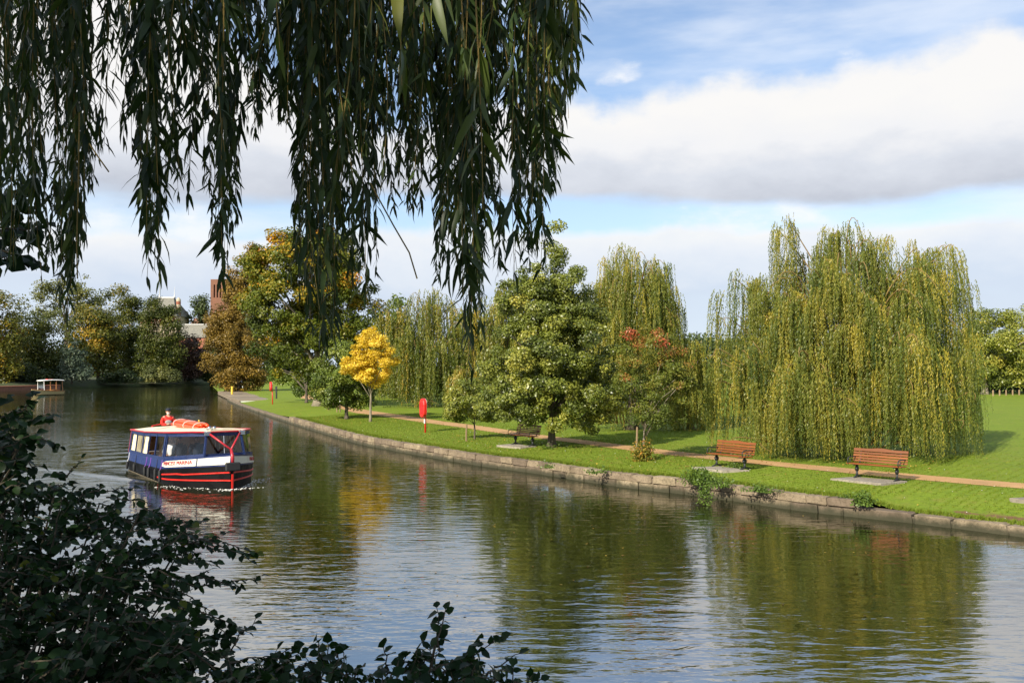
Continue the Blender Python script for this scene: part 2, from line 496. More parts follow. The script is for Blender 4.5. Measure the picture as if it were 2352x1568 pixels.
M['bench_wood'] = wood_mat('bench_timber', (.15, .042, .008), (.27, .080, .014))
M['plank_wood'] = wood_mat('weathered_planks', (.20, .16, .11), (.36, .29, .21))
M['stake_wood'] = wood_mat('stake_timber', (.20, .13, .07), (.34, .24, .14))
M['iron'] = pmat('cast_iron', (.018, .02, .022), .45, .0, .2, 9, .3)
M['red'] = pmat('red_paint', (.62, .022, .014), .35, 0, .12)
M['white'] = pmat('white_paint', (.78, .77, .72), .4, 0, .06)
M['board'] = pmat('name_board_paint', (.70, .66, .54), .45, 0, .06)
M['cream'] = pmat('cream_panel', (.80, .70, .48), .55, 0, .06)
M['curtain'] = pmat('cream_curtain', (.82, .70, .45), .85, 0, .08, 12)
M['blue'] = pmat('blue_paint', (.003, .018, .105), .36, 0, .15)
M['blue_canvas'] = pmat('blue_canvas', (.006, .020, .09), .55, 0, .15, 5)
M['black'] = pmat('black_hull', (.003, .003, .0035), .5, 0, .3, 3, 0, .12)
M['rubber'] = pmat('black_rubber', (.014, .015, .016), .75, 0, .2)
M['darkred'] = pmat('dark_red_paint', (.42, .02, .03), .35, 0, .12)
M['grime'] = pmat('hull_grime', (.13, .105, .07), .8, 0, .3, 4)
M['orange'] = pmat('orange_pvc', (.85, .075, .012), .40, 0, .12, 7)
M['chrome'] = pmat('chrome', (.75, .76, .78), .15, 1.0, .05)
M['purple_rope'] = pmat('purple_rope', (.22, .06, .42), .7, 0, .1)
M['white_rope'] = pmat('white_rope', (.72, .70, .64), .7, 0, .1)
M['yellow_paint'] = pmat('yellow_paint', (.80, .52, .05), .45, 0, .1)
M['boat_yellow'] = pmat('pale_yellow_hull', (.50, .40, .18), .4, 0, .08)
M['varnish'] = wood_mat('varnished_wood', (.30, .12, .03), (.46, .20, .06))
M['skin'] = pmat('skin', (.55, .31, .21), .55, 0, .08)
M['navy'] = pmat('navy_cloth', (.015, .02, .035), .85, 0, .15)
M['redcloth'] = pmat('red_jacket', (.66, .022, .012), .75, 0, .12)
M['greycloth'] = pmat('grey_fleece', (.28, .29, .29), .85, 0, .12)
M['beige'] = pmat('beige_trousers', (.40, .36, .28), .85, 0, .12)
M['whitecloth'] = pmat('white_shirt', (.75, .74, .72), .8, 0, .06)
M['hair_white'] = pmat('white_hair', (.60, .57, .52), .7, 0, .1)
M['hair_dark'] = pmat('dark_hair', (.03, .022, .016), .7, 0, .2)
M['swan'] = pmat('swan_white', (.82, .81, .78), .7, 0, .05)
M['beak'] = pmat('orange_beak', (.62, .20, .03), .5)
M['brick'] = pmat('brick', (.21, .095, .055), .85, 0, .25, 3, .2)
M['brick_red'] = pmat('red_brick', (.30, .105, .058), .85, 0, .2, 3, .2)
M['sandstone'] = pmat('sandstone', (.52, .43, .30), .85, 0, .12, 3)
M['slate'] = pmat('roof_slate', (.20, .19, .155), .8, 0, .2, 2, .3)
M['lead'] = pmat('lead_ridge', (.66, .66, .66), .5, 0, .1)
M['dark_hole'] = pmat('dark_recess', (.03, .02, .016), .9)


def glass_mat():
    m = bpy.data.materials.new('window_film'); m.use_nodes = True
    g = NG(m.node_tree); g.n.clear()
    t = g.n.new('ShaderNodeBsdfTransparent'); t.inputs[0].default_value = (.70, .71, .72, 1)
    gl = g.n.new('ShaderNodeBsdfGlossy'); gl.inputs['Roughness'].default_value = .06
    fr = g.n.new('ShaderNodeFresnel'); fr.inputs[0].default_value = 1.5
    bp = g.n.new('ShaderNodeBump'); bp.inputs['Strength'].default_value = .15
    g.l.new(g.noise(coord(g), 2.0, 3), bp.inputs['Height'])
    g.l.new(bp.outputs[0], gl.inputs['Normal'])
    mx = g.n.new('ShaderNodeMixShader'); g.l.new(g.m('ADD', fr.outputs[0], .01), mx.inputs[0])
    g.l.new(t.outputs[0], mx.inputs[1]); g.l.new(gl.outputs[0], mx.inputs[2])
    o = g.n.new('ShaderNodeOutputMaterial'); g.l.new(mx.outputs[0], o.inputs[0])
    return m


M['glass'] = glass_mat()

# ------------------------------------------------------------------ the far bank: wall line and lawn surface
WPX = [(2352, 1235), (2090, 1199), (1816, 1172), (1645, 1143), (1378, 1113), (1261, 1091), (1101, 1070),
       (919, 1038), (824, 1020), (665, 972), (601, 951), (544, 931), (500, 909)]
wl = [tuple(G(x, y)[:2]) for x, y in WPX]
wall_line = [(120., -75.), (34., 3.)] + wl + [(-58., 172.), (-62., 205.), (-90., 300.), (-420., 1500.)]
WL = np.array(wall_line)
seg = np.linalg.norm(np.diff(WL, axis=0), axis=1)
SARR = np.concatenate([[0], np.cumsum(seg)])
S0 = SARR[2]                                   # right edge of the photograph


def smooth_line(line, n):
    a = np.array(line); s = np.concatenate([[0], np.cumsum(np.linalg.norm(np.diff(a, axis=0), axis=1))])
    q = np.linspace(0, s[-1], n); o = np.stack([np.interp(q, s, a[:, k]) for k in (0, 1)], 1)
    for _ in range(40):
        o[1:-1] = .25 * o[:-2] + .5 * o[1:-1] + .25 * o[2:]
    return o


vis = smooth_line(wall_line[1:17], 900)        # finely sampled and rounded wall line
VS = np.concatenate([[0], np.cumsum(np.linalg.norm(np.diff(vis, axis=0), axis=1))])
K0 = int(np.argmin(np.linalg.norm(vis - np.array(wl[0]), axis=1)))
KE = int(np.argmin(np.linalg.norm(vis - G(1968, 1187)[:2], axis=1)))     # where the upper course ends
KM = int(np.argmin(np.linalg.norm(vis - np.array(wl[9]), axis=1)))       # beyond: low dark edging
KP = int(np.argmin(np.linalg.norm(vis - np.array(wl[11]), axis=1)))      # landing stage


def wall_top(k):
    """height of the ground just behind the wall at fine index k"""
    k = np.asarray(k, float)
    near = np.interp(k, [KE - 4, KE + 1], [.245, .475])
    return np.where(k < KM - 10, near, np.interp(k, [KM - 10, KM + 25], [.47, .27]))


def dist_wall(x, y):
    p = np.stack([np.atleast_1d(x), np.atleast_1d(y)], -1).astype(float)
    a, b = vis[:-1:3], vis[3::3]
    n = min(len(a), len(b)); a, b = a[:n], b[:n]
    ab = b - a; L2 = (ab ** 2).sum(1)
    t = np.clip(((p[:, None] - a) * ab).sum(-1) / L2, 0, 1)
    d = np.linalg.norm(p[:, None] - (a + ab * t[..., None]), axis=-1)
    j = d.argmin(1); i = np.arange(len(p))
    return d[i, j], j * 3 + t[i, j] * 3


def lawn_z(x, y):
    d, k = dist_wall(x, y)
    zw = wall_top(k)
    s = np.clip(d / 4.5, 0, 1); s = s * s * (3 - 2 * s)
    x = np.atleast_1d(x); y = np.atleast_1d(y)
    und = .022 * np.sin(x * .55 + y * .31) + .018 * np.sin(y * .47 - x * .22 + 1.3)
    return zw + (.60 - zw) * s + und * np.clip(d / 3, 0, 1)


def LG(x, y):
    """pixel -> point on the lawn"""
    z = .6
    for _ in range(6):
        p = G(x, y, z); z = float(lawn_z(p[0], p[1])[0])
    return G(x, y, z)


def build_ground():
    # lawn: rows along the wall, columns running inland along one fixed direction
    rows = [np.array(wall_line[0])] + [vis[i] for i in range(0, 900, 5)] + [np.array(wall_line[-2]), np.array(wall_line[-1])]
    rows = np.array(rows); e = np.array((.86, .51))
    ts = np.array([.0, .1, .3, .6, 1., 1.5, 2.1, 2.8, 3.6, 4.5, 5.5, 6.6, 8, 9.5, 11, 13, 16, 20, 26, 34, 45, 60, 85, 130, 220, 400, 800, 1800.])
    off = np.array((.86, .51)) * .36
    pts = rows[:, None] + off + e * ts[:, None][None]
    fx, fy = pts[..., 0].ravel(), pts[..., 1].ravel()
    z = np.zeros(len(fx)); soil = np.zeros(len(fx))
    for a in range(0, len(fx), 400):
        z[a:a + 400] = lawn_z(fx[a:a + 400], fy[a:a + 400])
        d, k = dist_wall(fx[a:a + 400], fy[a:a + 400])
        near = np.exp(-((d - .95) / .42) ** 2) * np.clip((KE - 2 - k) / 10, 0, 1) * 1.0
        tramp = np.exp(-(d / .8) ** 2) * np.clip((k - KM + 20) / 20, 0, 1) * .5
        soil[a:a + 400] = np.maximum(near, tramp)
    nr, nc = len(rows), len(ts)
    idx = np.arange(nr * nc).reshape(nr, nc)
    f = np.stack([idx[:-1, :-1], idx[:-1, 1:], idx[1:, 1:], idx[1:, :-1]], -1).reshape(-1, 4)
    me = np_mesh('lawn', np.stack([fx, fy, z], 1), f, M['lawn'], soil, True)
    link('lawn', me, kind='structure', label='mown riverside lawn of the park')
    # gravel path
    up = [(2500, 1121), (2352, 1109), (2090, 1088), (1816, 1066), (1515, 1031), (1378, 1016), (1261, 1001), (1124, 981), (987, 963), (925, 953), (801, 936), (749, 916), (700, 905)]
    lo = [(2500, 1134), (2352, 1122), (2090, 1100), (1816, 1076), (1515, 1042), (1378, 1026), (1261, 1010), (1124, 991), (987, 972), (925, 963), (801, 946), (752, 926), (690, 914)]
    def fine(L):
        a = np.array(L, float); x = np.linspace(0, len(a) - 1, 150)
        return np.stack([np.interp(x, np.arange(len(a)), a[:, k]) for k in (0, 1)], 1)
    A = smooth_line([tuple(LG(*p)[:2]) for p in fine(up)], 160); B = smooth_line([tuple(LG(*p)[:2]) for p in fine(lo)], 160)
    v = []
    for a, b in zip(A, B):
        for t in (0, .33, .67, 1):
            q = a * (1 - t) + b * t; v.append((q[0], q[1], float(lawn_z(q[0], q[1])[0]) + (.022 if 0 < t < 1 else .012)))
    idx = np.arange(len(v)).reshape(-1, 4)
    f = np.stack([idx[:-1, :-1], idx[:-1, 1:], idx[1:, 1:], idx[1:, :-1]], -1).reshape(-1, 4)
    link('gravel_path', np_mesh('gravel_path', v, f, M['path'], None, True), kind='structure')
    # near and left bank
    ed = [((70, -50), 2.2), ((30, -4), 2.2), ((12, 2.5), 2.2), ((3, 5.2), 2.3), ((-3, 6.6), 2.4), ((-9, 9.5), 2.3), ((-20, 22), 1.8), ((-44, 60), 1.2),
          ((-70, 100), 1.0), ((-93, 142), 1.0)] + [(tuple(G(x, y)[:2]), 1.3) for x, y in ((-40, 899), (60, 896), (150, 892), (250, 889), (340, 887), (420, 885), (480, 883))]
    outp = [(90, -300), (40, -300), (10, -300), (-10, -300), (-60, -300), (-200, -250), (-500, -200), (-900, 0), (-1200, 200), (-1300, 400),
            (-1300, 600), (-1200, 800), (-1000, 1000), (-800, 1200), (-600, 1400), (-500, 1500), (-400, 1500)]
    a0 = np.array([q[0] for q in ed], float); hb = np.array([q[1] for q in ed]); o0 = np.array(outp, float)
    x = np.linspace(0, len(ed) - 1, 120); j = np.arange(len(ed))
    a = np.stack([np.interp(x, j, a0[:, k]) for k in (0, 1)], 1); o = np.stack([np.interp(x, j, o0[:, k]) for k in (0, 1)], 1)
    h = np.interp(x, j, hb); dr = unit(o - a); L = np.linalg.norm(o - a, axis=1)
    v = []
    for t, hz in ((0, -.5), (.25, .12), (.8, .3), (1.6, .45), (2.8, .66), (4.2, .86), (6, 1.0), (12, 1.05), (40, 1.1), (None, 1.1)):
        q = o if t is None else a + dr * t
        zz = h * hz if hz > 0 else np.full(len(h), hz)
        v.append(np.stack([q[:, 0], q[:, 1], zz + .05 * np.sin(q[:, 0] * 1.3 + q[:, 1] * .9) * (hz > 0)], 1))
    v = np.stack(v, 1); nr, nc = v.shape[:2]
    idx = np.arange(nr * nc).reshape(nr, nc)
    f = np.stack([idx[:-1, :-1], idx[1:, :-1], idx[1:, 1:], idx[:-1, 1:]], -1).reshape(-1, 4)
    link('river_bank', np_mesh('river_bank', v.reshape(-1, 3), f, M['bank'], None, True), kind='structure')


# boat frame: origin at stern centre on the water, +x to the bow, +y to port
BOAT_H = math.atan2(-.815, .58)
BOAT_L = 8.8
_s = G(284, 1075)[:2]
_hd = np.array((math.cos(BOAT_H), math.sin(BOAT_H)))
_pt = np.array((-_hd[1], _hd[0]))
BEAM = 3.2
BOAT_O = _s + _pt * (BEAM / 2)


def build_water():
    xs = np.concatenate([np.linspace(-600, -100, 12), np.linspace(-95, -26, 60), np.linspace(-25, 14, 400), np.linspace(14.5, 80, 30)])
    ys = np.concatenate([np.linspace(-60, 4, 12), np.linspace(5, 60, 520), np.linspace(60.5, 140, 120), np.linspace(145, 1600, 40)])
    X, Y = np.meshgrid(xs, ys, indexing='ij')
    # bow and stern waves of the moving boat: a V of low crests trailing from the bow
    rx, ry = X - (BOAT_O[0] + _hd[0] * BOAT_L), Y - (BOAT_O[1] + _hd[1] * BOAT_L)
    u = -(rx * _hd[0] + ry * _hd[1]); w = np.abs(rx * _pt[0] + ry * _pt[1])
    wake = np.zeros_like(X)
    for i, (sl_, amp) in enumerate(((.36, .034), (.30, .022), (.24, .014))):
        c = .2 + np.clip(u + .4, 0, 99) * sl_ + i * .15
        wd = .22 + .02 * np.clip(u, 0, 40)
        wake += amp * np.exp(-((w - c) / wd) ** 2) * np.clip((u + .6) / 1.2, 0, 1) * np.exp(-np.clip(u, 0, 99) / 22)
    astern = np.clip((u - BOAT_L) / 2, 0, 1) * np.exp(-np.clip(u - BOAT_L, 0, 99) / 9) * np.exp(-(w / 1.6) ** 2)
    wake += .014 * astern * np.sin(u * 3.2) + .007 * np.exp(-((w - 1.5) / 1.6) ** 2) * np.sin(u * 2.4 + w * 3) * np.clip(u / 3, 0, 1) * np.exp(-np.clip(u, 0, 99) / 14)
    v = np.stack([X, Y, np.zeros_like(X)], -1).reshape(-1, 3)
    idx = np.arange(X.size).reshape(X.shape)
    f = np.stack([idx[:-1, :-1], idx[1:, :-1], idx[1:, 1:], idx[:-1, 1:]], -1).reshape(-1, 4)
    me = np_mesh('river_water', v, f, M['water'], None, True)
    a = me.attributes.new('wake', 'FLOAT', 'POINT'); a.data.foreach_set('value', wake.ravel().astype(np.float32))
    link('river_water', me, kind='structure')


def stone_meshes():
    out = []
    for k in range(5):
        bm = bmesh.new(); bmesh.ops.create_cube(bm, size=1.0)
        bmesh.ops.bevel(bm, geom=list(bm.edges), offset=.07, segments=1, affect='EDGES')
        for v in bm.verts:
            v.co += Vector((random.uniform(-.03, .03), random.uniform(-.06, .06), random.uniform(-.045, .045)))
        me = bpy.data.meshes.new('stone'); bm.to_mesh(me); bm.free(); me.materials.append(M['stone']); out.append(me)
    return out


def build_wall():
    t = thing('retaining_wall', 'low sandstone wall along the edge of the lawn, two courses of worn blocks', 'wall', (vis[KE][0], vis[KE][1], 0))
    inv = np.array((vis[KE][0], vis[KE][1], 0))
    # mortar core right behind the faces
    core = MB()
    def prof(k, zt, nearoff, faroff):
        d = unit(vis[min(k + 1, 899)] - vis[k - 1]); n = np.array((d[1], -d[0]))
        return [(*(vis[k] + n * nearoff), -.5), (*(vis[k] + n * nearoff), zt), (*(vis[k] + n * faroff), zt), (*(vis[k] + n * faroff), -.5)]
    ks = list(range(K0 - 30, KP + 60, 2))
    vv, ff = [], []
    for i, k in enumerate(ks):
        zt = (.16 if k < KE else .40) if k < KM else .2
        vv += [np.array(q) - inv for q in prof(k, zt, .06, .36)]
    for i in range(len(ks) - 1):
        for q in range(3): ff.append((i * 4 + q, i * 4 + q + 1, i * 4 + 5 + q, i * 4 + 4 + q))
    core.add(vv, ff).build('wall_core', M['mortar'], t)
    sm = stone_meshes()
    def course(k0, k1, z0, z1, dep, lens, cb, offs=0.0):
        s, send = VS[k0] + offs, VS[k1]
        while s < send:
            L = random.uniform(*lens)
            a = np.array([np.interp(s, VS, vis[:, q]) for q in (0, 1)]); b = np.array([np.interp(min(s + L, VS[-1]), VS, vis[:, q]) for q in (0, 1)])
            d = b - a; ln = np.linalg.norm(d); n = np.array((d[1], -d[0])) / max(ln, 1e-6)
            off = random.uniform(-.03, .03)
            c = (a + b) / 2 + n * (dep / 2 + off)
            dz = random.uniform(-.012, .012)
            cb((c[0], c[1], (z0 + z1) / 2 + dz), math.atan2(d[1], d[0]), (ln - .03, dep, z1 - z0 - .018 + abs(dz)))
            s += L
    def single(c, a, d):
        o = bpy.data.objects.new('stone', random.choice(sm)); COL.objects.link(o); o.parent = t
        o.location = (c[0] - inv[0], c[1] - inv[1], c[2]); o.rotation_euler = (random.uniform(-.02, .02), random.uniform(-.012, .012), a); o.scale = d
    course(KE, KM, .235, .485, .42, (.42, .98), single)                 # upper course
    course(KE, KM, -.10, .235, .36, (.55, 1.1), single, -.3)            # lower course, wet at the foot
    course(K0 - 14, KE, -.12, .255, .46, (.85, 1.6), single)            # long rounded kerb stones at the near end
    far = MB()
    def joined(c, a, d):
        far.box((c[0] - inv[0], c[1] - inv[1], c[2]), d, (0, 0, a))
    course(KM, KP + 40, -.12, .28, .40, (.8, 1.5), joined)
    far.build('far_stones', M['mortar'], t, kind='stuff')


def build_grass():
    # short blades over the near lawn and longer ones hanging over the wall
    n = 150000
    k = rng.integers(max(K0 - 20, 0), KM, n); d = np.abs(rng.normal(0, 6.5, n)) + .4
    edge = rng.random(n) < .22; d[edge] = .33 + rng.random(edge.sum()) * .3
    tg = unit(np.roll(vis, -2, 0) - np.roll(vis, 2, 0)); nn = np.stack([tg[:, 1], -tg[:, 0]], 1)
    p2 = vis[k] + nn[k] * d[:, None] + rng.normal(0, .05, (n, 2))
    z = np.zeros(n)
    for a in range(0, n, 3000): z[a:a + 3000] = lawn_z(p2[a:a + 3000, 0], p2[a:a + 3000, 1])
    x, y, dep = to_px(np.stack([p2[:, 0], p2[:, 1], z], 1))
    keep = (x > -20) & (x < 2400)
    # keep the path clear
    up = np.array([(749, 916), (801, 936), (925, 953), (987, 963), (1124, 981), (1261, 1001), (1378, 1016), (1515, 1031), (1816, 1066), (2090, 1088), (2352, 1109), (2500, 1121)])
    lo = np.array([(752, 926), (801, 946), (925, 963), (987, 972), (1124, 991), (1261, 1010), (1378, 1026), (1515, 1042), (1816, 1076), (2090, 1100), (2352, 1122), (2500, 1134)])
    keep &= ~((y > np.interp(x, up[:, 0], up[:, 1]) + .6 + rng.random(n) * 2.6) & (y < np.interp(x, lo[:, 0], lo[:, 1]) - .2 - rng.random(n) * 2.6))
    for pad in PADS:
        keep &= ~(np.linalg.norm(p2 - pad[:2], axis=1) < .75)
    keep &= ~((k < KE - 4) & (np.abs(d - .95) < .45) & (rng.random(n) < .85))
    p2, z, edge, k = p2[keep], z[keep], edge[keep], k[keep]; n = len(p2)
    p = np.stack([p2[:, 0], p2[:, 1], z - .01], 1)
    ax = rng.normal(0, .45, (n, 3)); ax[:, 2] = 1
    h = np.where(edge, rng.uniform(.06, .16, n), rng.uniform(.025, .065, n))
    ang = rng.uniform(0, 6.28, n); s = np.stack([np.cos(ang), np.sin(ang), ang * 0], 1)
    w = np.where(edge, .016, .022)[:, None]
    v = np.stack([p - s * w, p + s * w, p + unit(ax) * h[:, None]], 1).reshape(-1, 3)
    tint = np.repeat(np.clip(rng.normal(.5, .22, n), 0, 1), 3)
    m = leafmat('grass_blades', [(.0, (.10, .15, .014)), (.5, (.145, .20, .018)), (1, (.22, .235, .035))], .3, .15, .6)
    link('grass_tufts', np_mesh('grass_tufts', v, np.arange(n * 3).reshape(-1, 3), m, tint), kind='stuff')
    # fallen leaves, thickest under the trees
    n = 5000
    k = rng.integers(max(K0 - 20, 0), KM + 40, n); d = np.abs(rng.normal(0, 7, n)) + .5
    q = vis[k] + nn[k] * d[:, None]
    cl = np.array([LG(*a)[:2] for a in ((851, 968), (1480, 1056), (1267, 1026), (796, 962), (1090, 1008), (733, 932), (1900, 1062))])
    dm = np.linalg.norm(q[:, None] - cl[None], axis=2).min(1)
    q = q[rng.random(n) < .10 + .9 * np.exp(-(dm / 3.2) ** 2)]; n = len(q)
    z = lawn_z(q[:, 0], q[:, 1]); ang = rng.uniform(0, 6.28, n)
    vv, ff, tt = leaf_quads(np.stack([q[:, 0], q[:, 1], z + .045], 1), np.stack([np.cos(ang), np.sin(ang), rng.normal(0, .2, n)], 1),
                            rng.normal(0, .3, (n, 3)) + np.array((0, 0, 1.)), rng.uniform(.05, .10, n), rng.uniform(.04, .07, n), rng.random(n))
    lm = leafmat('fallen_leaves_tone', [(.0, (.16, .08, .025)), (.6, (.34, .18, .04)), (1, (.55, .38, .06))], .1, .2)
    link('fallen_leaves', np_mesh('fallen_leaves', vv, ff, lm, tt), kind='stuff')
    n = 260
    fx = rng.uniform(-6, 10, n); fy = rng.uniform(14, 36, n)
    ok = (dist_wall(fx, fy)[0] > .25) & (fx * .76 + fy * .64 < 24.2); fx, fy = fx[ok], fy[ok]; n = len(fx); ang = rng.uniform(0, 6.28, n)
    vv, ff, tt = leaf_quads(np.stack([fx, fy, np.full(n, .012)], 1), np.stack([np.cos(ang), np.sin(ang), ang * 0], 1), np.tile((0, 0, 1.), (n, 1)), rng.uniform(.05, .09, n), rng.uniform(.03, .05, n), rng.random(n))
    link('floating_leaves', np_mesh('floating_leaves', vv, ff, lm, tt), kind='stuff')
    # daisies
    n = 110
    k = rng.integers(K0 - 5, KM - 60, n); d = rng.uniform(.3, 9, n)
    p2 = vis[k] + nn[k] * d[:, None]; z = lawn_z(p2[:, 0], p2[:, 1])
    mb = MB()
    for a, b in zip(p2, z):
        r = random.uniform(.009, .018); mb.ell((a[0], a[1], b + .035), (r, r, r * .5), 6, 3)
    mb.build('daisies', M['white'], kind='stuff')


# ------------------------------------------------------------------ trees
def trunk_mesh(h, r, lean=(0, 0), flare=1.5, n=9, top=.45, kink=.04):
    mb = MB(); pts = []; rad = []
    for i in range(9):
        t = i / 8
        pts.append((lean[0] * t + random.uniform(-kink, kink) * t, lean[1] * t + random.uniform(-kink, kink) * t, h * t - .08))
        rad.append(r * (1 + (flare - 1) * max(0, 1 - t * 7)) * (1 - (1 - top) * t))
    mb.tube(pts, rad, n)
    return mb, Vector(pts[-1])


def broadleaf(name, label, cat, px, blobs, nleaf, lsize, mat, trunk, clump=(60, .6), group=None, bark='bark',
              depth_r=1.0, limbs=10, shell=.25, Y=None, aspect=.62, tint=(.45, .2), topred=0.0, zbase=None):
    """px: foot pixel; blobs: (x, y, rx, ry) in pixels at the tree's depth"""
    if Y is None:
        b = LG(*px)
    else:
        b = P(px[0], px[1], Y); b[2] = zbase if zbase is not None else .6
    t = thing(name, label, cat, b, 0, group)
    bl = []
    for q in blobs:
        c = P(q[0], q[1], b[1] + (q[4] if len(q) > 4 else 0)) - b; s = b[1] / F
        bl.append((*c, q[2] * s, q[2] * s * depth_r, q[3] * s))
    bl = np.array(bl)
    wgt = bl[:, 3] * bl[:, 5]; wgt /= wgt.sum()
    nc, rc = clump
    bi = rng.choice(len(bl), nc, p=wgt); dr = unit(rng.normal(0, 1, (nc, 3)))
    dr[:, 1] = np.where(rng.random(nc) < .35, -np.abs(dr[:, 1]), dr[:, 1])
    rad = rng.random(nc) ** shell
    cc = bl[bi, :3] + dr * rad[:, None] * bl[bi, 3:]
    cc[:, 2] = np.maximum(cc[:, 2], .25)
    ctint = np.clip(rng.normal(tint[0], tint[1], nc), 0, 1)
    if topred:
        zz = (cc[:, 2] - cc[:, 2].min()) / max(np.ptp(cc[:, 2]), .1)
        ctint = np.clip(ctint + topred * (zz - .4) * rng.random(nc), 0, 1)
    csz = rng.uniform(.65, 1.35, nc)
    ci = rng.choice(nc, nleaf, p=csz ** 2 / (csz ** 2).sum())
    off = rng.normal(0, 1, (nleaf, 3)); off = unit(off) * (rng.random(nleaf) ** .45)[:, None]
    p = cc[ci] + off * (rc * csz[ci])[:, None] * np.array((1.05, 1.05, .72))
    p[:, 2] = np.maximum(p[:, 2], .06)
    nr = unit(rng.normal(0, .7, (nleaf, 3)) + dr[ci] * .4 + unit(off) * .7 + np.array((0, 0, .5)))
    ax = np.cross(nr, unit(rng.normal(0, 1, (nleaf, 3))))
    ls = lsize * rng.uniform(.7, 1.3, nleaf)
    tn = np.clip(ctint[ci] + rng.normal(0, .10, nleaf), 0, 1)
    v, f, tt = leaf_quads(p - unit(ax) * (ls * .5)[:, None], ax, nr, ls, ls * aspect, tn)
    link('crown', np_mesh('crown', v, f, M[mat], tt), t)
    h, r = trunk
    mb, tip = trunk_mesh(h, r)
    for i in rng.choice(nc, min(limbs, nc), replace=False):
        e = Vector(cc[i]); s0 = Vector((0, 0, h * random.uniform(.45, .98)))
        mid = s0.lerp(e, .5) + Vector((0, 0, (e - s0).length * .10))
        mb.tube([s0, s0.lerp(mid, .5), mid, e], [r * .36, r * .28, r * .2, r * .06], 5)
    mb.build('trunk', M[bark], t, True)
    return t


def willow(name, label, px, domes, nstr, lsize, mat, trunk, group, Y=None, space=.055, Lmax=4.5, narch=70, tint=(.5, .17), zbase=None):
    """domes: (x, ytop, r, ybottom, dy, weight) in pixels; drooping strands hung from arching branches"""
    if Y is None:
        b = LG(*px)
    else:
        b = P(px[0], px[1], Y); b[2] = .6 if zbase is None else zbase
    t = thing(name, label, 'weeping willow', b, 0, group)
    br = MB(); VV, FF, TT = [], [], []; nv = 0
    ws = np.array([d[5] for d in domes], float); ws /= ws.sum()
    P_, A_, N_, L_, T_ = [], [], [], [], []
    for (x, yt, rp, yb, dy, w), wn in zip(domes, ws):
        top = P(x, yt, b[1] + dy) - b; r = rp * (b[1] + dy) / F; bot = P(x, yb, b[1] + dy)[2] - b[2]
        na = max(3, int(narch * wn)); ns = max(6, int(nstr * wn / na))
        for _ in range(na):
            a = rng.uniform(0, 2 * math.pi)
            if rng.random() < .3: a = rng.uniform(math.pi, 2 * math.pi)        # a few more on the river side
            q_ = rng.random() ** 1.5 * .58 if r > .9 else 0.0
            rr = r * min(1.0, (rng.random() ** .55) * (.80 + .45 * q_))
            zt = top[2] - (top[2] - bot) * (.34 * (rr / r) ** 2.4 + q_) - abs(rng.normal(0, .035)) * (top[2] - bot)
            od = np.array((math.cos(a), math.sin(a)))
            ap = np.array((top[0] + od[0] * rr * .8, top[1] + od[1] * rr * .8, zt))
            tp = np.array((top[0] + od[0] * (rr + .22 * r), top[1] + od[1] * (rr + .22 * r), zt - .10 * r - .12))
            root = np.array((top[0] * .55 + od[0] * rr * .25, top[1] * .55 + od[1] * rr * .25, max(.3, zt - .35 * (top[2] - bot) - .3)))
            cv = []
            for u in np.linspace(0, 1, 9):
                q = (1 - u) ** 2 * root + 2 * u * (1 - u) * (ap * 2 - .5 * root - .5 * tp) * 1.0 + u * u * tp
                cv.append(q)
            cv = np.array(cv)
            if rng.random() < .42: br.tube(cv, np.linspace(.026, .008, 9) * (1 + r * .12), 4, False)
            at = rng.normal(tint[0], tint[1])
            for _s in range(ns):
                u = .38 + .62 * rng.random() ** .8
                st = np.array([np.interp(u, np.linspace(0, 1, 9), cv[:, q]) for q in range(3)]) + rng.normal(0, 1, 3) * np.array((.19, .19, .10)) * min(1.0, .35 + r * .25)
                L = min(max(st[2] - bot - abs(rng.normal(0, .28)), .35), Lmax * rng.uniform(.55, 1.1))
                L *= rng.uniform(.72, 1.0)
                m = max(4, int(L / space)); tt = (np.arange(m) + rng.random(m) * .8) / m
                o2 = od + rng.normal(0, .35, 2); ph = rng.uniform(0, 6.28)
                q = np.empty((m, 3))
                so_ = .16 * np.sqrt(tt) * min(1, L / 2) * (1 + .3 * r)
                sway = .045 * np.sin(tt * L * 2.2 + ph)
                q[:, 0] = st[0] + o2[0] * so_ + sway * o2[1]; q[:, 1] = st[1] + o2[1] * so_ - sway * o2[0]; q[:, 2] = st[2] - tt * L
                ang = rng.uniform(0, 6.28, m); sp = rng.uniform(.15, .75, m)
                ax = np.stack([np.cos(ang) * sp, np.sin(ang) * sp, -np.ones(m)], 1)
                P_.append(q); A_.append(ax)
                N_.append(np.stack([np.cos(ang + 1.2), np.sin(ang + 1.2), rng.uniform(-.2, .9, m)], 1))
                L_.append(lsize * rng.uniform(.7, 1.25, m) * (1 - .35 * tt))
                T_.append(np.clip(at + rng.normal(0, .10) + rng.normal(0, .08, m) - .10 * tt + .05, 0, 1))
    p, ax, nr = np.concatenate(P_), np.concatenate(A_), np.concatenate(N_)
    Ls, tn = np.concatenate(L_), np.concatenate(T_)
    p[:, 2] = np.maximum(p[:, 2], .12)
    v, f, tt = leaf_quads(p, ax, nr, Ls, Ls * .32, tn)
    link('crown', np_mesh('crown', v, f, M[mat], tt), t)
    br.build('branch', M['willow_wood'], t, True)
    h, r0 = trunk
    mb, tip = trunk_mesh(h, r0, flare=1.4)
    for k in range(6):
        a = k * 1.05 + random.uniform(-.3, .3); d = random.choice(domes)
        e = P(d[0], d[1], b[1] + d[4]) - b
        e = Vector((e[0] * .7 + math.cos(a) * .8, e[1] * .7 + math.sin(a) * .8, e[2] * .72))
        s0 = Vector((0, 0, h * .92)); mid = s0.lerp(e, .5) + Vector((0, 0, .3))
        mb.tube([s0, mid, e], [r0 * .5, r0 * .32, r0 * .12], 6)
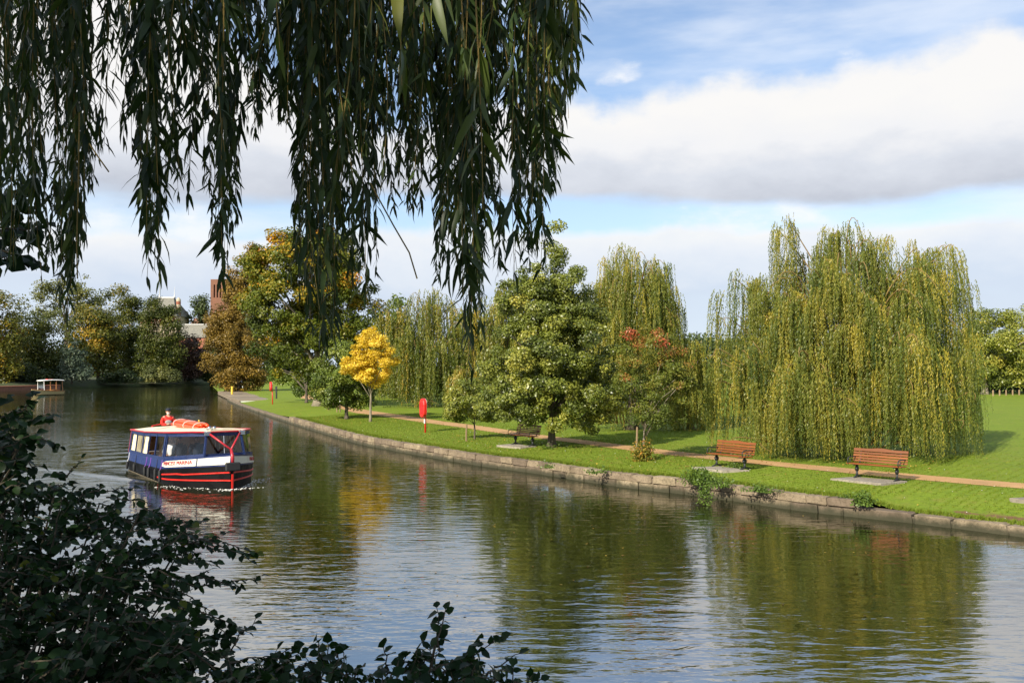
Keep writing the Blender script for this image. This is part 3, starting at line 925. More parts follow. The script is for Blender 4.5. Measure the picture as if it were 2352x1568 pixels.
    mb.build('trunk', M['bark'], t, True)
    return t


def build_trees():
    GW = 'weeping willows on the lawn'
    # drooping boughs over the river face of the largest willow
    mounds = []
    for k in range(30):
        a = -1.25 + 2.5 * (k + .5) / 30 + random.uniform(-.1, .1); yt = random.uniform(590, 930); f_ = .80 + .20 * min(1, (yt - 560) / 200)
        rr = random.uniform(34, 62); mounds.append((1940 + 226 * f_ * math.sin(a), yt, rr, min(1058, yt + random.uniform(120, 210)), -4.5 * f_ * math.cos(a) + .5, .34 * rr / 48))
    mounds += [(1985, 522, 50, 760, .2, .45), (2098, 540, 52, 760, .2, .45), (1878, 548, 55, 760, .2, .4)]
    willow('weeping_willow', 'largest yellow-green weeping willow, behind the bench at the right, curtain reaching the grass', (1945, 1034),
           [(1940, 556, 228, 1052, 0, 5.8), (1806, 496, 34, 700, -.3, .28), (1930, 496, 80, 760, 0, 1.0), (2140, 556, 80, 900, .2, 1.6), (2050, 548, 120, 900, .3, 1.6), (1840, 575, 90, 900, .2, 1.3), (1720, 606, 76, 900, .3, 1.1),
            (1720, 745, 96, 1046, -2.2, 1.5), (2030, 700, 120, 1060, -3.6, 2.2), (2160, 760, 80, 1056, -1.5, 1.5), (1860, 780, 110, 1062, -4.0, 1.7), (2040, 530, 70, 800, .5, .8)] + mounds,
           9600, .122, 'willow', (3.6, .42), GW, space=.048, narch=680, tint=(.48, .19), Lmax=3.4)
    willow('weeping_willow', 'weeping willow with bare golden boughs showing at its top, right of the conical tree', (1450, 986),
           [(1450, 566, 112, 985, 0, 4.5), (1375, 600, 80, 990, .6, 1.6), (1510, 578, 50, 900, -.4, 1.2), (1400, 585, 60, 900, 0, 1.0), (1545, 690, 26, 800, 0, .3)],
           3300, .15, 'willow', (4.5, .36), GW, space=.056, narch=240, tint=(.47, .17), Lmax=4.0)
    willow('weeping_willow', 'small low weeping willow behind the reddish maple', (1585, 985),
           [(1580, 765, 42, 1000, -.8, 1.5), (1610, 815, 28, 990, 0, .8), (1530, 800, 40, 995, .2, .8)],
           850, .17, 'willow', (2.2, .2), GW, space=.065, narch=60, tint=(.6, .14))
    willow('weeping_willow', 'dark streaked weeping willow behind the yellow tree', (985, 932),
           [(990, 664, 92, 925, 0, 3.2), (905, 676, 44, 925, -.8, 1.6), (950, 730, 60, 935, -2.5, 1.3), (1062, 720, 42, 935, 0, 1.0), (1010, 760, 60, 938, -3.0, 1.2)],
           2300, .24, 'willow_deep', (3.5, .35), GW, space=.10, narch=220, tint=(.46, .16), Lmax=6)
    willow('weeping_willow', 'weeping willow mostly hidden behind the left side of the conical tree', (1150, 945),
           [(1160, 640, 66, 930, 0, 2), (1110, 690, 32, 900, -.5, .7)],
           900, .25, 'willow_deep', (3.5, .3), GW, space=.10, narch=70, tint=(.6, .14), Lmax=5)
    willow('weeping_willow', 'short weeping willow touching the grass right of the red lifebuoy post', (1065, 948),
           [(1065, 835, 40, 960, -1, 1)], 360, .22, 'willow_deep', (1.2, .14), GW, space=.09, narch=30, tint=(.66, .12))
    # conical alder with its thin spire
    broadleaf('alder_tree', 'tall conical dark green tree with a thin spire top, beside the shaded bench', 'tree', (1267, 1026),
              [(1268, 900, 150, 82), (1262, 800, 140, 85), (1262, 710, 108, 70), (1260, 645, 92, 50), (1274, 570, 22, 44), (1278, 515, 13, 34), (1190, 925, 88, 50), (1350, 930, 85, 62), (1345, 840, 85, 70), (1185, 835, 80, 65), (1180, 690, 50, 44), (1340, 735, 60, 60), (1200, 640, 40, 30), (1262, 690, 60, 60), (1262, 780, 80, 70)],
              112000, .112, 'alder', (2.4, .19), (420, .40), depth_r=1.0, limbs=22, shell=.3)
    broadleaf('yellow_tree', 'young tree with bright golden yellow crown on a slender pale trunk', 'tree', (851, 968),
              [(848, 790, 34, 42), (822, 838, 36, 32), (878, 838, 34, 34), (850, 845, 44, 42), (852, 770, 16, 22), (800, 826, 16, 14), (888, 800, 16, 18)],
              24000, .125, 'yellow', (3.2, .085), (150, .33), bark='bark_pale', limbs=9)
    broadleaf('maple_tree', 'small reddish-green maple left of the middle bench with russet upper twigs', 'tree', (1480, 1056),
              [(1500, 900, 92, 62), (1455, 860, 55, 55), (1540, 850, 62, 50), (1500, 800, 66, 42), (1435, 850, 40, 26), (1575, 880, 38, 30), (1500, 960, 70, 30), (1470, 770, 26, 20)],
              17000, .095, 'redmaple', (1.7, .06), (130, .3), bark='bark_pale', limbs=22, shell=.4, tint=(.38, .14), topred=.9, aspect=.5)
    broadleaf('sapling', 'little green sapling with spreading crown left of the shaded bench', 'tree', (1090, 1008),
              [(1085, 925, 62, 42), (1050, 940, 34, 26), (1120, 945, 34, 24), (1080, 885, 34, 22)],
              9500, .11, 'alder', (1.4, .05), (60, .32), limbs=10, tint=(.55, .17))
    broadleaf('small_tree', 'small round green tree with a few red leaves left of the yellow tree', 'tree', (796, 962),
              [(790, 870, 72, 66), (765, 900, 44, 36), (835, 905, 38, 34), (800, 815, 48, 44), (740, 890, 22, 26)],
              26000, .14, 'green', (1.6, .15), (110, .5), limbs=12, tint=(.55, .22))
    broadleaf('small_tree', 'low spreading dark green tree behind the leaning lifebuoy post', 'tree', (704, 925),
              [(680, 852, 56, 46, 5), (655, 846, 34, 34, 5), (705, 880, 40, 38, 3), (655, 806, 44, 44, 5)],
              16000, .2, 'green', (1.9, .16), (80, .7), tint=(.36, .16), depth_r=.7)
    broadleaf('autumn_tree', 'big spreading green tree turning orange at its top, tallest on the far bank', 'tree', (733, 932),
              [(725, 600, 100, 70), (660, 600, 90, 62), (690, 700, 125, 90), (790, 720, 80, 80), (700, 800, 110, 80), (600, 640, 45, 60), (830, 760, 38, 40), (640, 560, 55, 34), (805, 655, 55, 60), (765, 590, 60, 46), (745, 650, 70, 60), (720, 740, 70, 60), (760, 860, 70, 50)],
              92000, .24, 'oak', (5.0, .5), (330, .95), bark='bark_pale', limbs=16, tint=(.36, .19), topred=.62)
    broadleaf('hornbeam_tree', 'tall russet brown tree by the landing stage', 'tree', (548, 899),
              [(555, 780, 60, 90), (525, 830, 58, 60), (575, 700, 36, 90), (578, 840, 42, 55), (512, 770, 38, 60), (590, 620, 20, 60), (498, 800, 30, 60), (545, 700, 22, 44), (560, 860, 50, 36), (503, 742, 30, 46), (566, 650, 40, 74), (542, 692, 26, 56), (585, 600, 22, 50)],
              66000, .28, 'beech', (4, .4), (400, 1.0), limbs=10, tint=(.45, .18))
    willow('willow_fringe', 'short fringe of hanging willow by the landing stage at the water', (520, 899),
           [(513, 855, 16, 897, -1, 1), (535, 862, 14, 896, -1, .7)], 130, .36, 'willow_deep', (2, .15), None, space=.22, narch=14, tint=(.4, .12))
    # right-hand background
    broadleaf('lime_tree', 'broad grey-green tree behind the fence at the right edge', 'tree', (2262, 906),
              [(2290, 790, 85, 80), (2250, 760, 45, 60), (2345, 770, 70, 65), (2330, 850, 75, 36), (2240, 840, 40, 44)],
              30000, .28, 'alder', (4.0, .42), (140, 1.1), bark='bark_pale', limbs=3, tint=(.55, .2))
    broadleaf('lime_tree', 'broad tree beyond the right edge of the picture, only its left boughs showing', 'tree', (2420, 904),
              [(2420, 790, 85, 80), (2400, 850, 60, 40)], 9000, .34, 'left', (3.5, .4), (60, 1.2), tint=(.5, .2))
    GX = 'trees behind the willows'
    for (x, yt, r, lab) in ((905, 668, 34, 'dark round treetop just showing above the streaked willow'), (1215, 690, 60, 'shaded green tree filling the gap behind the conical tree'),
                            (1080, 720, 50, 'shaded green tree between the two left willows'), (1340, 700, 60, 'shaded green tree behind the right side of the conical tree')):
        broadleaf('background_tree', lab, 'tree', (x, 905), [(x, (yt + 900) / 2, r, (900 - yt) / 2), (x + r * .5, 850, r * .8, 50), (x - r * .6, 860, r * .8, 46)], 9000, .36, 'green', (3, .3), (70, 1.3), GX, Y=100, zbase=.6, tint=(.35, .18))
    # dark wood far behind the lawn
    v, f, tt = [], [], []; n0 = 0
    n = 60000
    X = rng.uniform(20, 330, n); Yb = 235 + rng.uniform(0, 30, n) + .12 * X
    top = 9.5 + 2.2 * np.sin(X * .13) + 1.4 * np.sin(X * .37 + 1) + rng.normal(0, .8, n)
    Z = .5 + np.abs(top) * rng.random(n) ** .6
    nr = unit(rng.normal(0, 1, (n, 3)) + np.array((0, -.5, .6))); ax = np.cross(nr, unit(rng.normal(0, 1, (n, 3))))
    vv, ff, t2 = leaf_quads(np.stack([X, Yb, Z], 1), ax, nr, rng.uniform(.7, 1.5, n), rng.uniform(.5, 1.0, n), np.clip(rng.normal(.45, .2, n) + .1 * np.sin(X * .3), 0, 1))
    link('distant_woodland', np_mesh('distant_woodland', vv, ff, M['far'], t2), kind='stuff')
    # hedge behind the fence at the right
    n = 16000
    X = rng.uniform(40, 130, n); Yb = 120 + rng.uniform(0, 4, n); Z = .5 + 3.2 * rng.random(n) ** .8
    nr = unit(rng.normal(0, 1, (n, 3)) + np.array((0, -.5, .4))); ax = np.cross(nr, unit(rng.normal(0, 1, (n, 3))))
    vv, ff, t2 = leaf_quads(np.stack([X, Yb, Z], 1), ax, nr, rng.uniform(.3, .6, n), rng.uniform(.2, .5, n), np.clip(rng.normal(.35, .2, n), 0, 1))
    h = link('hedge', np_mesh('hedge', vv, ff, M['dark'], t2)); props(h, 'dark hedge behind the row of low posts at the right', 'hedge')
    # left bank trees; feet on the bank behind the waterline
    n = 26000
    X = rng.uniform(-190, -52, n); Yb = 225 + rng.uniform(0, 12, n) - .1 * (X + 120)
    Z = .8 + np.abs(9 + 2.5 * np.sin(X * .17) + 1.5 * np.sin(X * .43) + rng.normal(0, .8, n)) * rng.random(n) ** .7
    nr = unit(rng.normal(0, 1, (n, 3)) + np.array((0, -.5, .5))); ax = np.cross(nr, unit(rng.normal(0, 1, (n, 3))))
    vv, ff, t2 = leaf_quads(np.stack([X, Yb, Z], 1), ax, nr, rng.uniform(.6, 1.2, n), rng.uniform(.45, .9, n), np.clip(rng.normal(.4, .2, n), 0, 1))
    link('bank_woodland', np_mesh('bank_woodland', vv, ff, M['dark'], t2), kind='stuff')
    GB = 'trees along the left bank'
    def lt(name, label, px, Y, blobs, n, ls, mat, trunk, clump, tint=(.42, .2), **k):
        return broadleaf(name, label, 'tree', px, blobs, n, ls, mat, trunk, clump, GB, Y=Y, zbase=.9, tint=tint, **k)
    lt('bank_tree', 'dark autumn tree at the left edge with orange tinted leaves', (10, 885), 158, [(5, 760, 48, 100), (30, 790, 30, 70), (-50, 740, 60, 100), (15, 850, 50, 35)], 17000, .42, 'left', (5, .4), (90, 1.9), (.6, .24))
    lt('bank_tree', 'tall airy pale tree with thin see-through crown on the left bank', (150, 885), 205, [(150, 700, 62, 60), (110, 690, 28, 46), (200, 690, 34, 40), (185, 650, 24, 24), (120, 650, 22, 26)], 6500, .5, 'leftpale', (15, .4), (80, 1.5), (.5, .2), limbs=22)
    lt('bank_tree', 'dark rounded tree standing behind the yellow boat', (95, 884), 172, [(90, 800, 56, 74), (70, 750, 40, 50), (120, 840, 44, 44), (55, 840, 34, 40)], 15000, .44, 'left', (5, .4), (90, 2.0), (.34, .18))
    lt('bank_tree', 'yellowing leafy tree over the strip of bright bank grass', (225, 884), 185, [(215, 800, 52, 62), (240, 760, 48, 54), (200, 745, 34, 38), (235, 830, 38, 30)], 15000, .44, 'left', (5, .35), (90, 1.9), (.6, .22))
    lt('bank_tree', 'upright bluish-green tree with tall pointed top, left of the steep slate roof', (290, 884), 195, [(285, 740, 40, 72), (268, 700, 26, 44), (300, 690, 24, 34), (300, 810, 46, 66), (325, 760, 26, 44)], 15000, .44, 'left', (6, .35), (90, 1.8), (.42, .14))
    lt('birch_tree', 'slim birch with drooping crown and white stems before the slate roof', (372, 884), 186, [(370, 760, 36, 60), (355, 720, 22, 34), (385, 800, 34, 50), (395, 740, 20, 34), (350, 820, 30, 44)], 22000, .36, 'left', (14, .20), (130, 1.6), (.30, .16), bark='bark_pale')
    lt('copper_tree', 'dark copper-red tree right of the birch', (425, 884), 192, [(432, 800, 30, 34), (424, 840, 32, 34), (452, 826, 20, 26)], 9000, .42, 'copper', (4, .25), (40, 1.6), (.5, .2))
    lt('bank_bush', 'round deep green bush at the far end of the river', (470, 884), 196, [(470, 848, 28, 28), (450, 856, 24, 22), (488, 858, 16, 20)], 8000, .42, 'dark', (1.2, .2), (50, 1.4), (.55, .2))
    lt('bank_bush', 'yellow-green willow bush overhanging the water below the birch', (372, 886), 184, [(370, 862, 34, 20), (350, 870, 20, 14), (395, 866, 20, 16)], 6500, .36, 'leftpale', (1.0, .15), (50, 1.2), (.35, .2))
    lt('bank_bush', 'silvery drooping bush beside the yellow boat', (165, 886), 166, [(170, 820, 22, 40), (160, 850, 24, 26), (185, 856, 24, 16)], 5500, .40, 'silver', (1.5, .15), (40, 1.3), (.35, .2))
    lt('bank_bush', 'low dark bush at the waterline left of the swan', (265, 886), 176, [(290, 868, 36, 15), (255, 874, 22, 9)], 4500, .4, 'dark', (.8, .15), (40, 1.1), (.5, .2))
    lt('bank_bush', 'dark shaded bush behind the canopy of the yellow boat', (60, 886), 164, [(60, 862, 40, 22), (15, 866, 30, 20), (105, 866, 26, 18)], 8000, .42, 'dark', (1.0, .15), (50, 1.4), (.35, .2))
    lt('far_tree', 'faint grey-green tree beside the brick tower', (462, 868), 255, [(462, 700, 12, 24), (458, 730, 14, 20), (432, 735, 18, 10)], 2600, .6, 'far', (18, .4), (30, 1.8), (.8, .2))


# ------------------------------------------------------------------ far buildings
def build_buildings():
    # brick theatre tower with slots
    Y = 262; s = Y / F
    x0, x1 = P(482, 700, Y)[0], P(534, 700, Y)[0]; zt = P(0, 641, Y)[2]
    t = thing('brick_tower', 'plain brown brick tower with a row of tall slots near its top', 'building', ((x0 + x1) / 2, Y + 5, 1.0))
    w = x1 - x0; H = zt - 1.0
    sl0, sl1 = P(0, 683, Y)[2] - 1, P(0, 653, Y)[2] - 1
    b = MB(); b.box((0, 0, sl0 / 2), (w, 9, sl0)); b.box((0, 0, (sl1 + H) / 2), (w, 9, H - sl1))
    n = 6; sw = w / (n * 2 + 3); b.box((0, .6, (sl0 + sl1) / 2), (w - .4, 7.8, sl1 - sl0))
    edges = [-w / 2]
    xs = -w / 2 + sw * 2
    for k in range(n + 1):
        a = -w / 2 if k == 0 else -w / 2 + sw * 2 + (k - 1) * 2 * sw + sw
        e = -w / 2 + sw * 2 + k * 2 * sw if k < n else w / 2
        b.box(((a + e) / 2, -4.2, (sl0 + sl1) / 2), (e - a, .6, sl1 - sl0))
    b.build('wall', M['brick'], t)
    for k in range(n):
        MB().box((-w / 2 + sw * 2 + k * 2 * sw + sw / 2, -3.42, (sl0 + sl1) / 2), (sw * .9, .1, sl1 - sl0 - .1)).build('slot', M['dark_hole'], t)
    # steep slate roof with lead ridge, striped walls and banded chimney
    Y = 245
    def q(x, y): p = P(x, y, Y); return p
    c = q(372, 800); t = thing('gabled_hall', 'hall with a steep grey slate roof and striped brick walls', 'building', (c[0], Y + 6, 1.0))
    o = np.array((c[0], Y + 6, 1.0))
    ez = q(0, 725)[2] - 1; rz = q(0, 681)[2] - 1
    xl, xr = q(322, 0)[0] - o[0], q(413, 0)[0] - o[0]; rl, rr = q(354, 0)[0] - o[0], q(389, 0)[0] - o[0]
    MB().box(((xl + xr) / 2, 0, ez / 2), (xr - xl - 1.0, 10, ez)).build('wall', M['sandstone'], t)
    for k in range(8):
        xx = xl + 1.1 + (xr - xl - 2.2) * k / 7
        MB().box((xx, -5.05, ez - 1.2), (.55, .16, 2.2)).build('pilaster', M['brick_red'], t)
    r = MB().add([(xl, -6, ez), (xr, -6, ez), (xr, 6, ez), (xl, 6, ez), (rl, -.6, rz), (rr, -.6, rz), (rr, .6, rz), (rl, .6, rz)],
                 [(0, 1, 5, 4), (1, 2, 6, 5), (2, 3, 7, 6), (3, 0, 4, 7), (4, 5, 6, 7), (3, 2, 1, 0)]).build('roof', M['slate'], t)
    MB().box(((rl + rr) / 2, 0, rz + .16), (rr - rl + .3, 1.4, .3)).build('ridge', M['lead'], r)
    for xx in (rl, rr):
        MB().tube([(xx, 0, rz + .2), (xx, 0, rz + 1.1), (xx, 0, rz + 3.2)], [.22, .12, .03], 6).build('finial', M['lead'], r)
    cxl = q(408, 0)[0] - o[0]
    ch = thing('banded_chimney', 'tall round chimney banded in red brick and pale stone', 'chimney', (o[0] + cxl, Y + 3, 1.0))
    z0, z1 = 0, q(0, 690)[2] - 1
    k = 0; z = 0
    while z < z1:
        d = min(.8 if z > z1 - 7 else z1 - 6.5, z1 - z)
        MB().tube([(0, 0, z), (0, 0, z + d)], [.62, .62] if k % 2 == 0 else [.58, .58], 10).build('band', M['brick_red' if k % 2 == 0 else 'sandstone'], ch)
        z += d; k += 1
    MB().tube([(0, 0, z1), (0, 0, z1 + .5), (0, 0, z1 + 1.0)], [.66, .6, .2], 10).build('cap', M['sandstone'], ch)
    # lower slate roof with white ridge
    Y = 235
    c = q(441, 800) if False else P(441, 800, Y); t = thing('slate_roofed_house', 'long low house with grey slate roof and white ridge', 'house', (c[0], Y + 4, 1.0))
    o = np.array((c[0], Y + 4, 1.0)); f = lambda x, y: P(x, y, Y) - o
    l, rgt = f(414, 0)[0], f(476, 0)[0]; ez, rz = f(0, 775)[2], f(0, 744)[2]
    MB().box(((l + rgt) / 2, 0, ez / 2), (rgt - l - .5, 6, ez)).build('wall', M['brick_red'], t)
    r = MB().add([(l, -3.5, ez), (rgt, -3.5, ez), (rgt, 3.5, ez), (l, 3.5, ez), (l, 0, rz), (rgt, 0, rz)],
                 [(0, 1, 5, 4), (2, 3, 4, 5), (1, 2, 5), (3, 0, 4), (3, 2, 1, 0)]).build('roof', M['slate'], t)
    MB().box(((l + rgt) / 2, 0, rz + .08), (rgt - l, .5, .2)).build('ridge', M['white'], r)
    # orange brick house with white window
    Y = 222
    c = P(452, 800, Y); t = thing('brick_house', 'orange-red brick house with a white window between the trees', 'house', (c[0], Y + 3, 1.0))
    o = np.array((c[0], Y + 3, 1.0)); f = lambda x, y: P(x, y, Y) - o
    l, rgt = f(438, 0)[0], f(470, 0)[0]; ez, rz = f(0, 800)[2], f(0, 776)[2]
    MB().box(((l + rgt) / 2, 0, ez / 2), (rgt - l, 5, ez)).build('wall', M['brick_red'], t)
    MB().add([(l - .2, -3, ez), (rgt + .2, -3, ez), (rgt + .2, 3, ez), (l - .2, 3, ez), (l - .2, 0, rz), (rgt + .2, 0, rz)],
             [(0, 1, 5, 4), (2, 3, 4, 5), (1, 2, 5), (3, 0, 4), (3, 2, 1, 0)]).build('roof', M['brick_red'], t)
    p = f(454, 814); wd = MB().box((p[0], -2.56, p[2]), (1.2, .12, 1.5)).build('window', M['white'], t)
    MB().box((p[0], -2.66, p[2]), (.9, .06, 1.2)).build('pane', M['lead'], wd)
    # old brick building behind the tower trees
    Y = 290
    c = P(455, 760, Y); t = thing('brick_house', 'dull red brick roofline left of the tower', 'house', (c[0], Y + 3, 1.0))
    o = np.array((c[0], Y + 3, 1.0)); f = lambda x, y: P(x, y, Y) - o
    l, rgt = f(446, 0)[0], f(486, 0)[0]; ez, rz = f(0, 745)[2], f(0, 729)[2]
    MB().box(((l + rgt) / 2, 0, ez / 2), (rgt - l, 6, ez)).build('wall', M['brick_red'], t)
    MB().add([(l, -3.4, ez), (rgt, -3.4, ez), (rgt, 3.4, ez), (l, 3.4, ez), (l, 0, rz), (rgt, 0, rz)],
             [(0, 1, 5, 4), (2, 3, 4, 5), (1, 2, 5), (3, 0, 4), (3, 2, 1, 0)]).build('roof', M['brick'], t)
    # low brick quay at the left
    a, b = G(-60, 900), G(140, 893.5)
    t = thing('quay_wall', 'low red brick quay wall at the water behind the yellow boat', 'wall', ((a + b) / 2))
    d = b - a; L = np.linalg.norm(d); an = math.atan2(d[1], d[0])
    t.rotation_euler = (0, 0, an)
    MB().box((0, .9, .25), (L, 1.6, .9)).build('brickwork', M['brick'], t)
    MB().box((0, .9, .75), (L, 1.75, .1)).build('coping', M['brick_red'], t)


# ------------------------------------------------------------------ benches, posts, stage
PADS = []


def rot_to(ax): return math.atan2(ax[1], ax[0])


def bench_end(x):
    m = MB()
    # pedestal: spread foot, waisted column, round boss
    m.tube([(x, -.22, .02), (x, -.08, .05), (x, 0, .08), (x, .08, .05), (x, .22, .02)], [.022, .032, .045, .032, .022], 6)
    m.tube([(x, 0, .05), (x, 0, .14), (x, 0, .22)], [.055, .035, .035], 8)
    m.tube([(x - .03, 0, .29), (x + .03, 0, .29)], [.085, .085], 12)
    m.tube([(x, 0, .36), (x, 0, .42)], [.035, .05], 8)
    # seat bearer and back upright in one sweep
    m.tube([(x, -.27, .43), (x, -.1, .425), (x, .1, .42), (x, .2, .45), (x, .25, .55), (x, .29, .70), (x, .335, .88), (x, .36, .91)], .022, 6)
    return m


def bench_arm(x):
    m = MB()
    m.tube([(x, -.25, .44), (x, -.30, .50), (x, -.295, .60), (x, -.24, .655), (x, -.1, .665), (x, .12, .655), (x, .255, .645)], .019, 6)
    m.tube([(x, -.12, .44), (x, -.15, .52), (x, -.10, .58), (x, .0, .56)], .012, 5)
    return m


def crest_slat(L):
    m = MB(); n = 16; vs_, fs = [], []
    for i in range(n + 1):
        x = -L / 2 + L * i / n; h = .045 + .035 * max(0, math.cos(min(1, abs(x) / (L * .22)) * math.pi / 2)) ** 1.5
        vs_ += [(x, -.014, -.045), (x, .014, -.045), (x, .014, h), (x, -.014, h)]
    for i in range(n):
        a = i * 4
        for k in range(4): fs.append((a + k, a + (k + 1) % 4, a + 4 + (k + 1) % 4, a + 4 + k))
    fs += [(0, 3, 2, 1), (n * 4, n * 4 + 1, n * 4 + 2, n * 4 + 3)]
    return m.add(vs_, fs)


def copy_tree(o, parent=None):
    c = o.copy(); COL.objects.link(c); c.parent = parent
    for ch in list(o.children): copy_tree(ch, c)
    return c


def build_benches():
    GB, L = 'park benches along the river path', 1.75
    # pixel of the left and right pedestal feet
    spec = [((1971, 1098), (2058, 1107.5), 'wooden park bench at the far right on a clean concrete slab before the largest willow'),
            ((1652, 1073), (1704, 1080), 'wooden park bench right of the maple sprouting orange leaves'),
            ((1187, 1022), (1220, 1026), 'wooden park bench in tree shade under the conical tree')]
    root = None
    for (a, b, lab) in spec:
        pa, pb = LG(*a), LG(*b); mid = (pa + pb) / 2; ax = pb - pa
        yaw = math.atan2(ax[1], ax[0])
        if root is None:
            root = thing('park_bench', lab, 'bench', (0, 0, 0), 0, GB)
            for sx in (-1, 1):
                e = bench_end(sx * .64).build('end_frame', M['iron'], root, True)
                bench_arm(sx * .80).build('armrest', M['iron'], root, True)
            mb = MB(); mb.bar((-.80, -.02, .425), (.80, -.02, .425), .03, .03); mb.build('stretcher', M['iron'], root)
            slat = MB().box((0, 0, 0), (L, .095, .03)).mesh('slat', M['bench_wood'], False, .006)
            for k in range(4):
                o = link('slat', slat, root); o.location = (0, -.235 + k * .118, .462 - .006 * k)
            bslat = MB().box((0, 0, 0), (L, .062, .028)).mesh('slat', M['bench_wood'], False, .005)
            for k in range(4):
                o = link('slat', bslat, root)
                o.location = (0, .232 + .018 * k, .525 + .083 * k); o.rotation_euler = (R(77), 0, 0)
            o = crest_slat(L).build('top_slat', M['bench_wood'], root, False, .005); o.location = (0, .310, .872); o.rotation_euler = (R(-14), 0, 0)
            t = root
        else:
            t = copy_tree(root); t['label'] = lab
        t.location = (mid[0], mid[1], mid[2] + .035); t.rotation_euler = (0, 0, yaw)
    # concrete slabs
    GS = 'concrete slabs under the benches'
    for (c4, lab) in (([(1907, 1102), (2023, 1115), (2084, 1108), (1962, 1096)], 'pale concrete slab under the far right bench'),
                      ([(1590, 1077), (1660, 1086), (1722, 1082), (1655, 1072)], 'pale concrete slab under the bench right of the maple'),
                      ([(1140, 1026), (1195, 1031), (1232, 1026), (1178, 1020)], 'grey concrete slab in the shade under the bench by the conical tree'),
                      ([(2318, 1150), (2420, 1161), (2480, 1154), (2390, 1142)], 'bare concrete slab cut by the right edge of the picture')):
        pts = [LG(*q) for q in c4]; z = max(p[2] for p in pts) + .03
        m = MB().prism([(p[0], p[1]) for p in pts], z - .25, z)
        o = m.build('concrete_slab', M['concrete'], None, False, .01); props(o, lab, 'slab', GS)
        PADS.append(np.mean(pts, 0))


def lifebuoy(label, foot, yaw, lean, h, hh, sign):
    b = LG(*foot); t = thing('lifebuoy_post', label, 'lifebuoy station', b, yaw, 'lifebuoy stations on the bank')
    t.rotation_euler = (0, lean, yaw)
    MB().tube([(0, 0, -.2), (0, 0, h - .25)], .05, 8).build('post', M['red'], t, True)
    # housing: tall round-ended shell with ribs, white backplate
    def outline(w, hgt, n=9):
        pts = []
        for k in range(n): a = math.pi * k / (n - 1); pts.append((w * math.cos(a), hgt / 2 - w + w * math.sin(a)))
        for k in range(n): a = math.pi + math.pi * k / (n - 1); pts.append((w * math.cos(a), -hgt / 2 + w + w * math.sin(a)))
        return pts
    zc = h - hh / 2
    def shell(w, hgt, y0, y1):
        o1 = outline(w, hgt); o2 = outline(w - .035, hgt - .07); n = len(o1); ym = y0 + (y1 - y0) * .72
        vs_ = [(p[0], y0, zc + p[1]) for p in o1] + [(p[0], ym, zc + p[1]) for p in o1] + [(p[0], y1, zc + p[1]) for p in o2]
        fs = [tuple(range(n)), tuple(range(2 * n, 3 * n))]
        for r_ in range(2): fs += [(r_ * n + i, r_ * n + (i + 1) % n, r_ * n + n + (i + 1) % n, r_ * n + n + i) for i in range(n)]
        return MB().add(vs_, fs)
    shell(.33, hh, -.05, -.24).build('housing', M['red'], t)
    shell(.315, hh - .02, -.025, -.05).build('backplate', M['white'], t)
    for k in (-.16, 0, .16):
        MB().box((k, -.245, zc), (.03, .02, hh * .6)).build('rib', M['darkred'], t)
    if sign: MB().box((.05, -.07, h - hh - .18), (.16, .02, .24)).build('notice', M['white'], t)


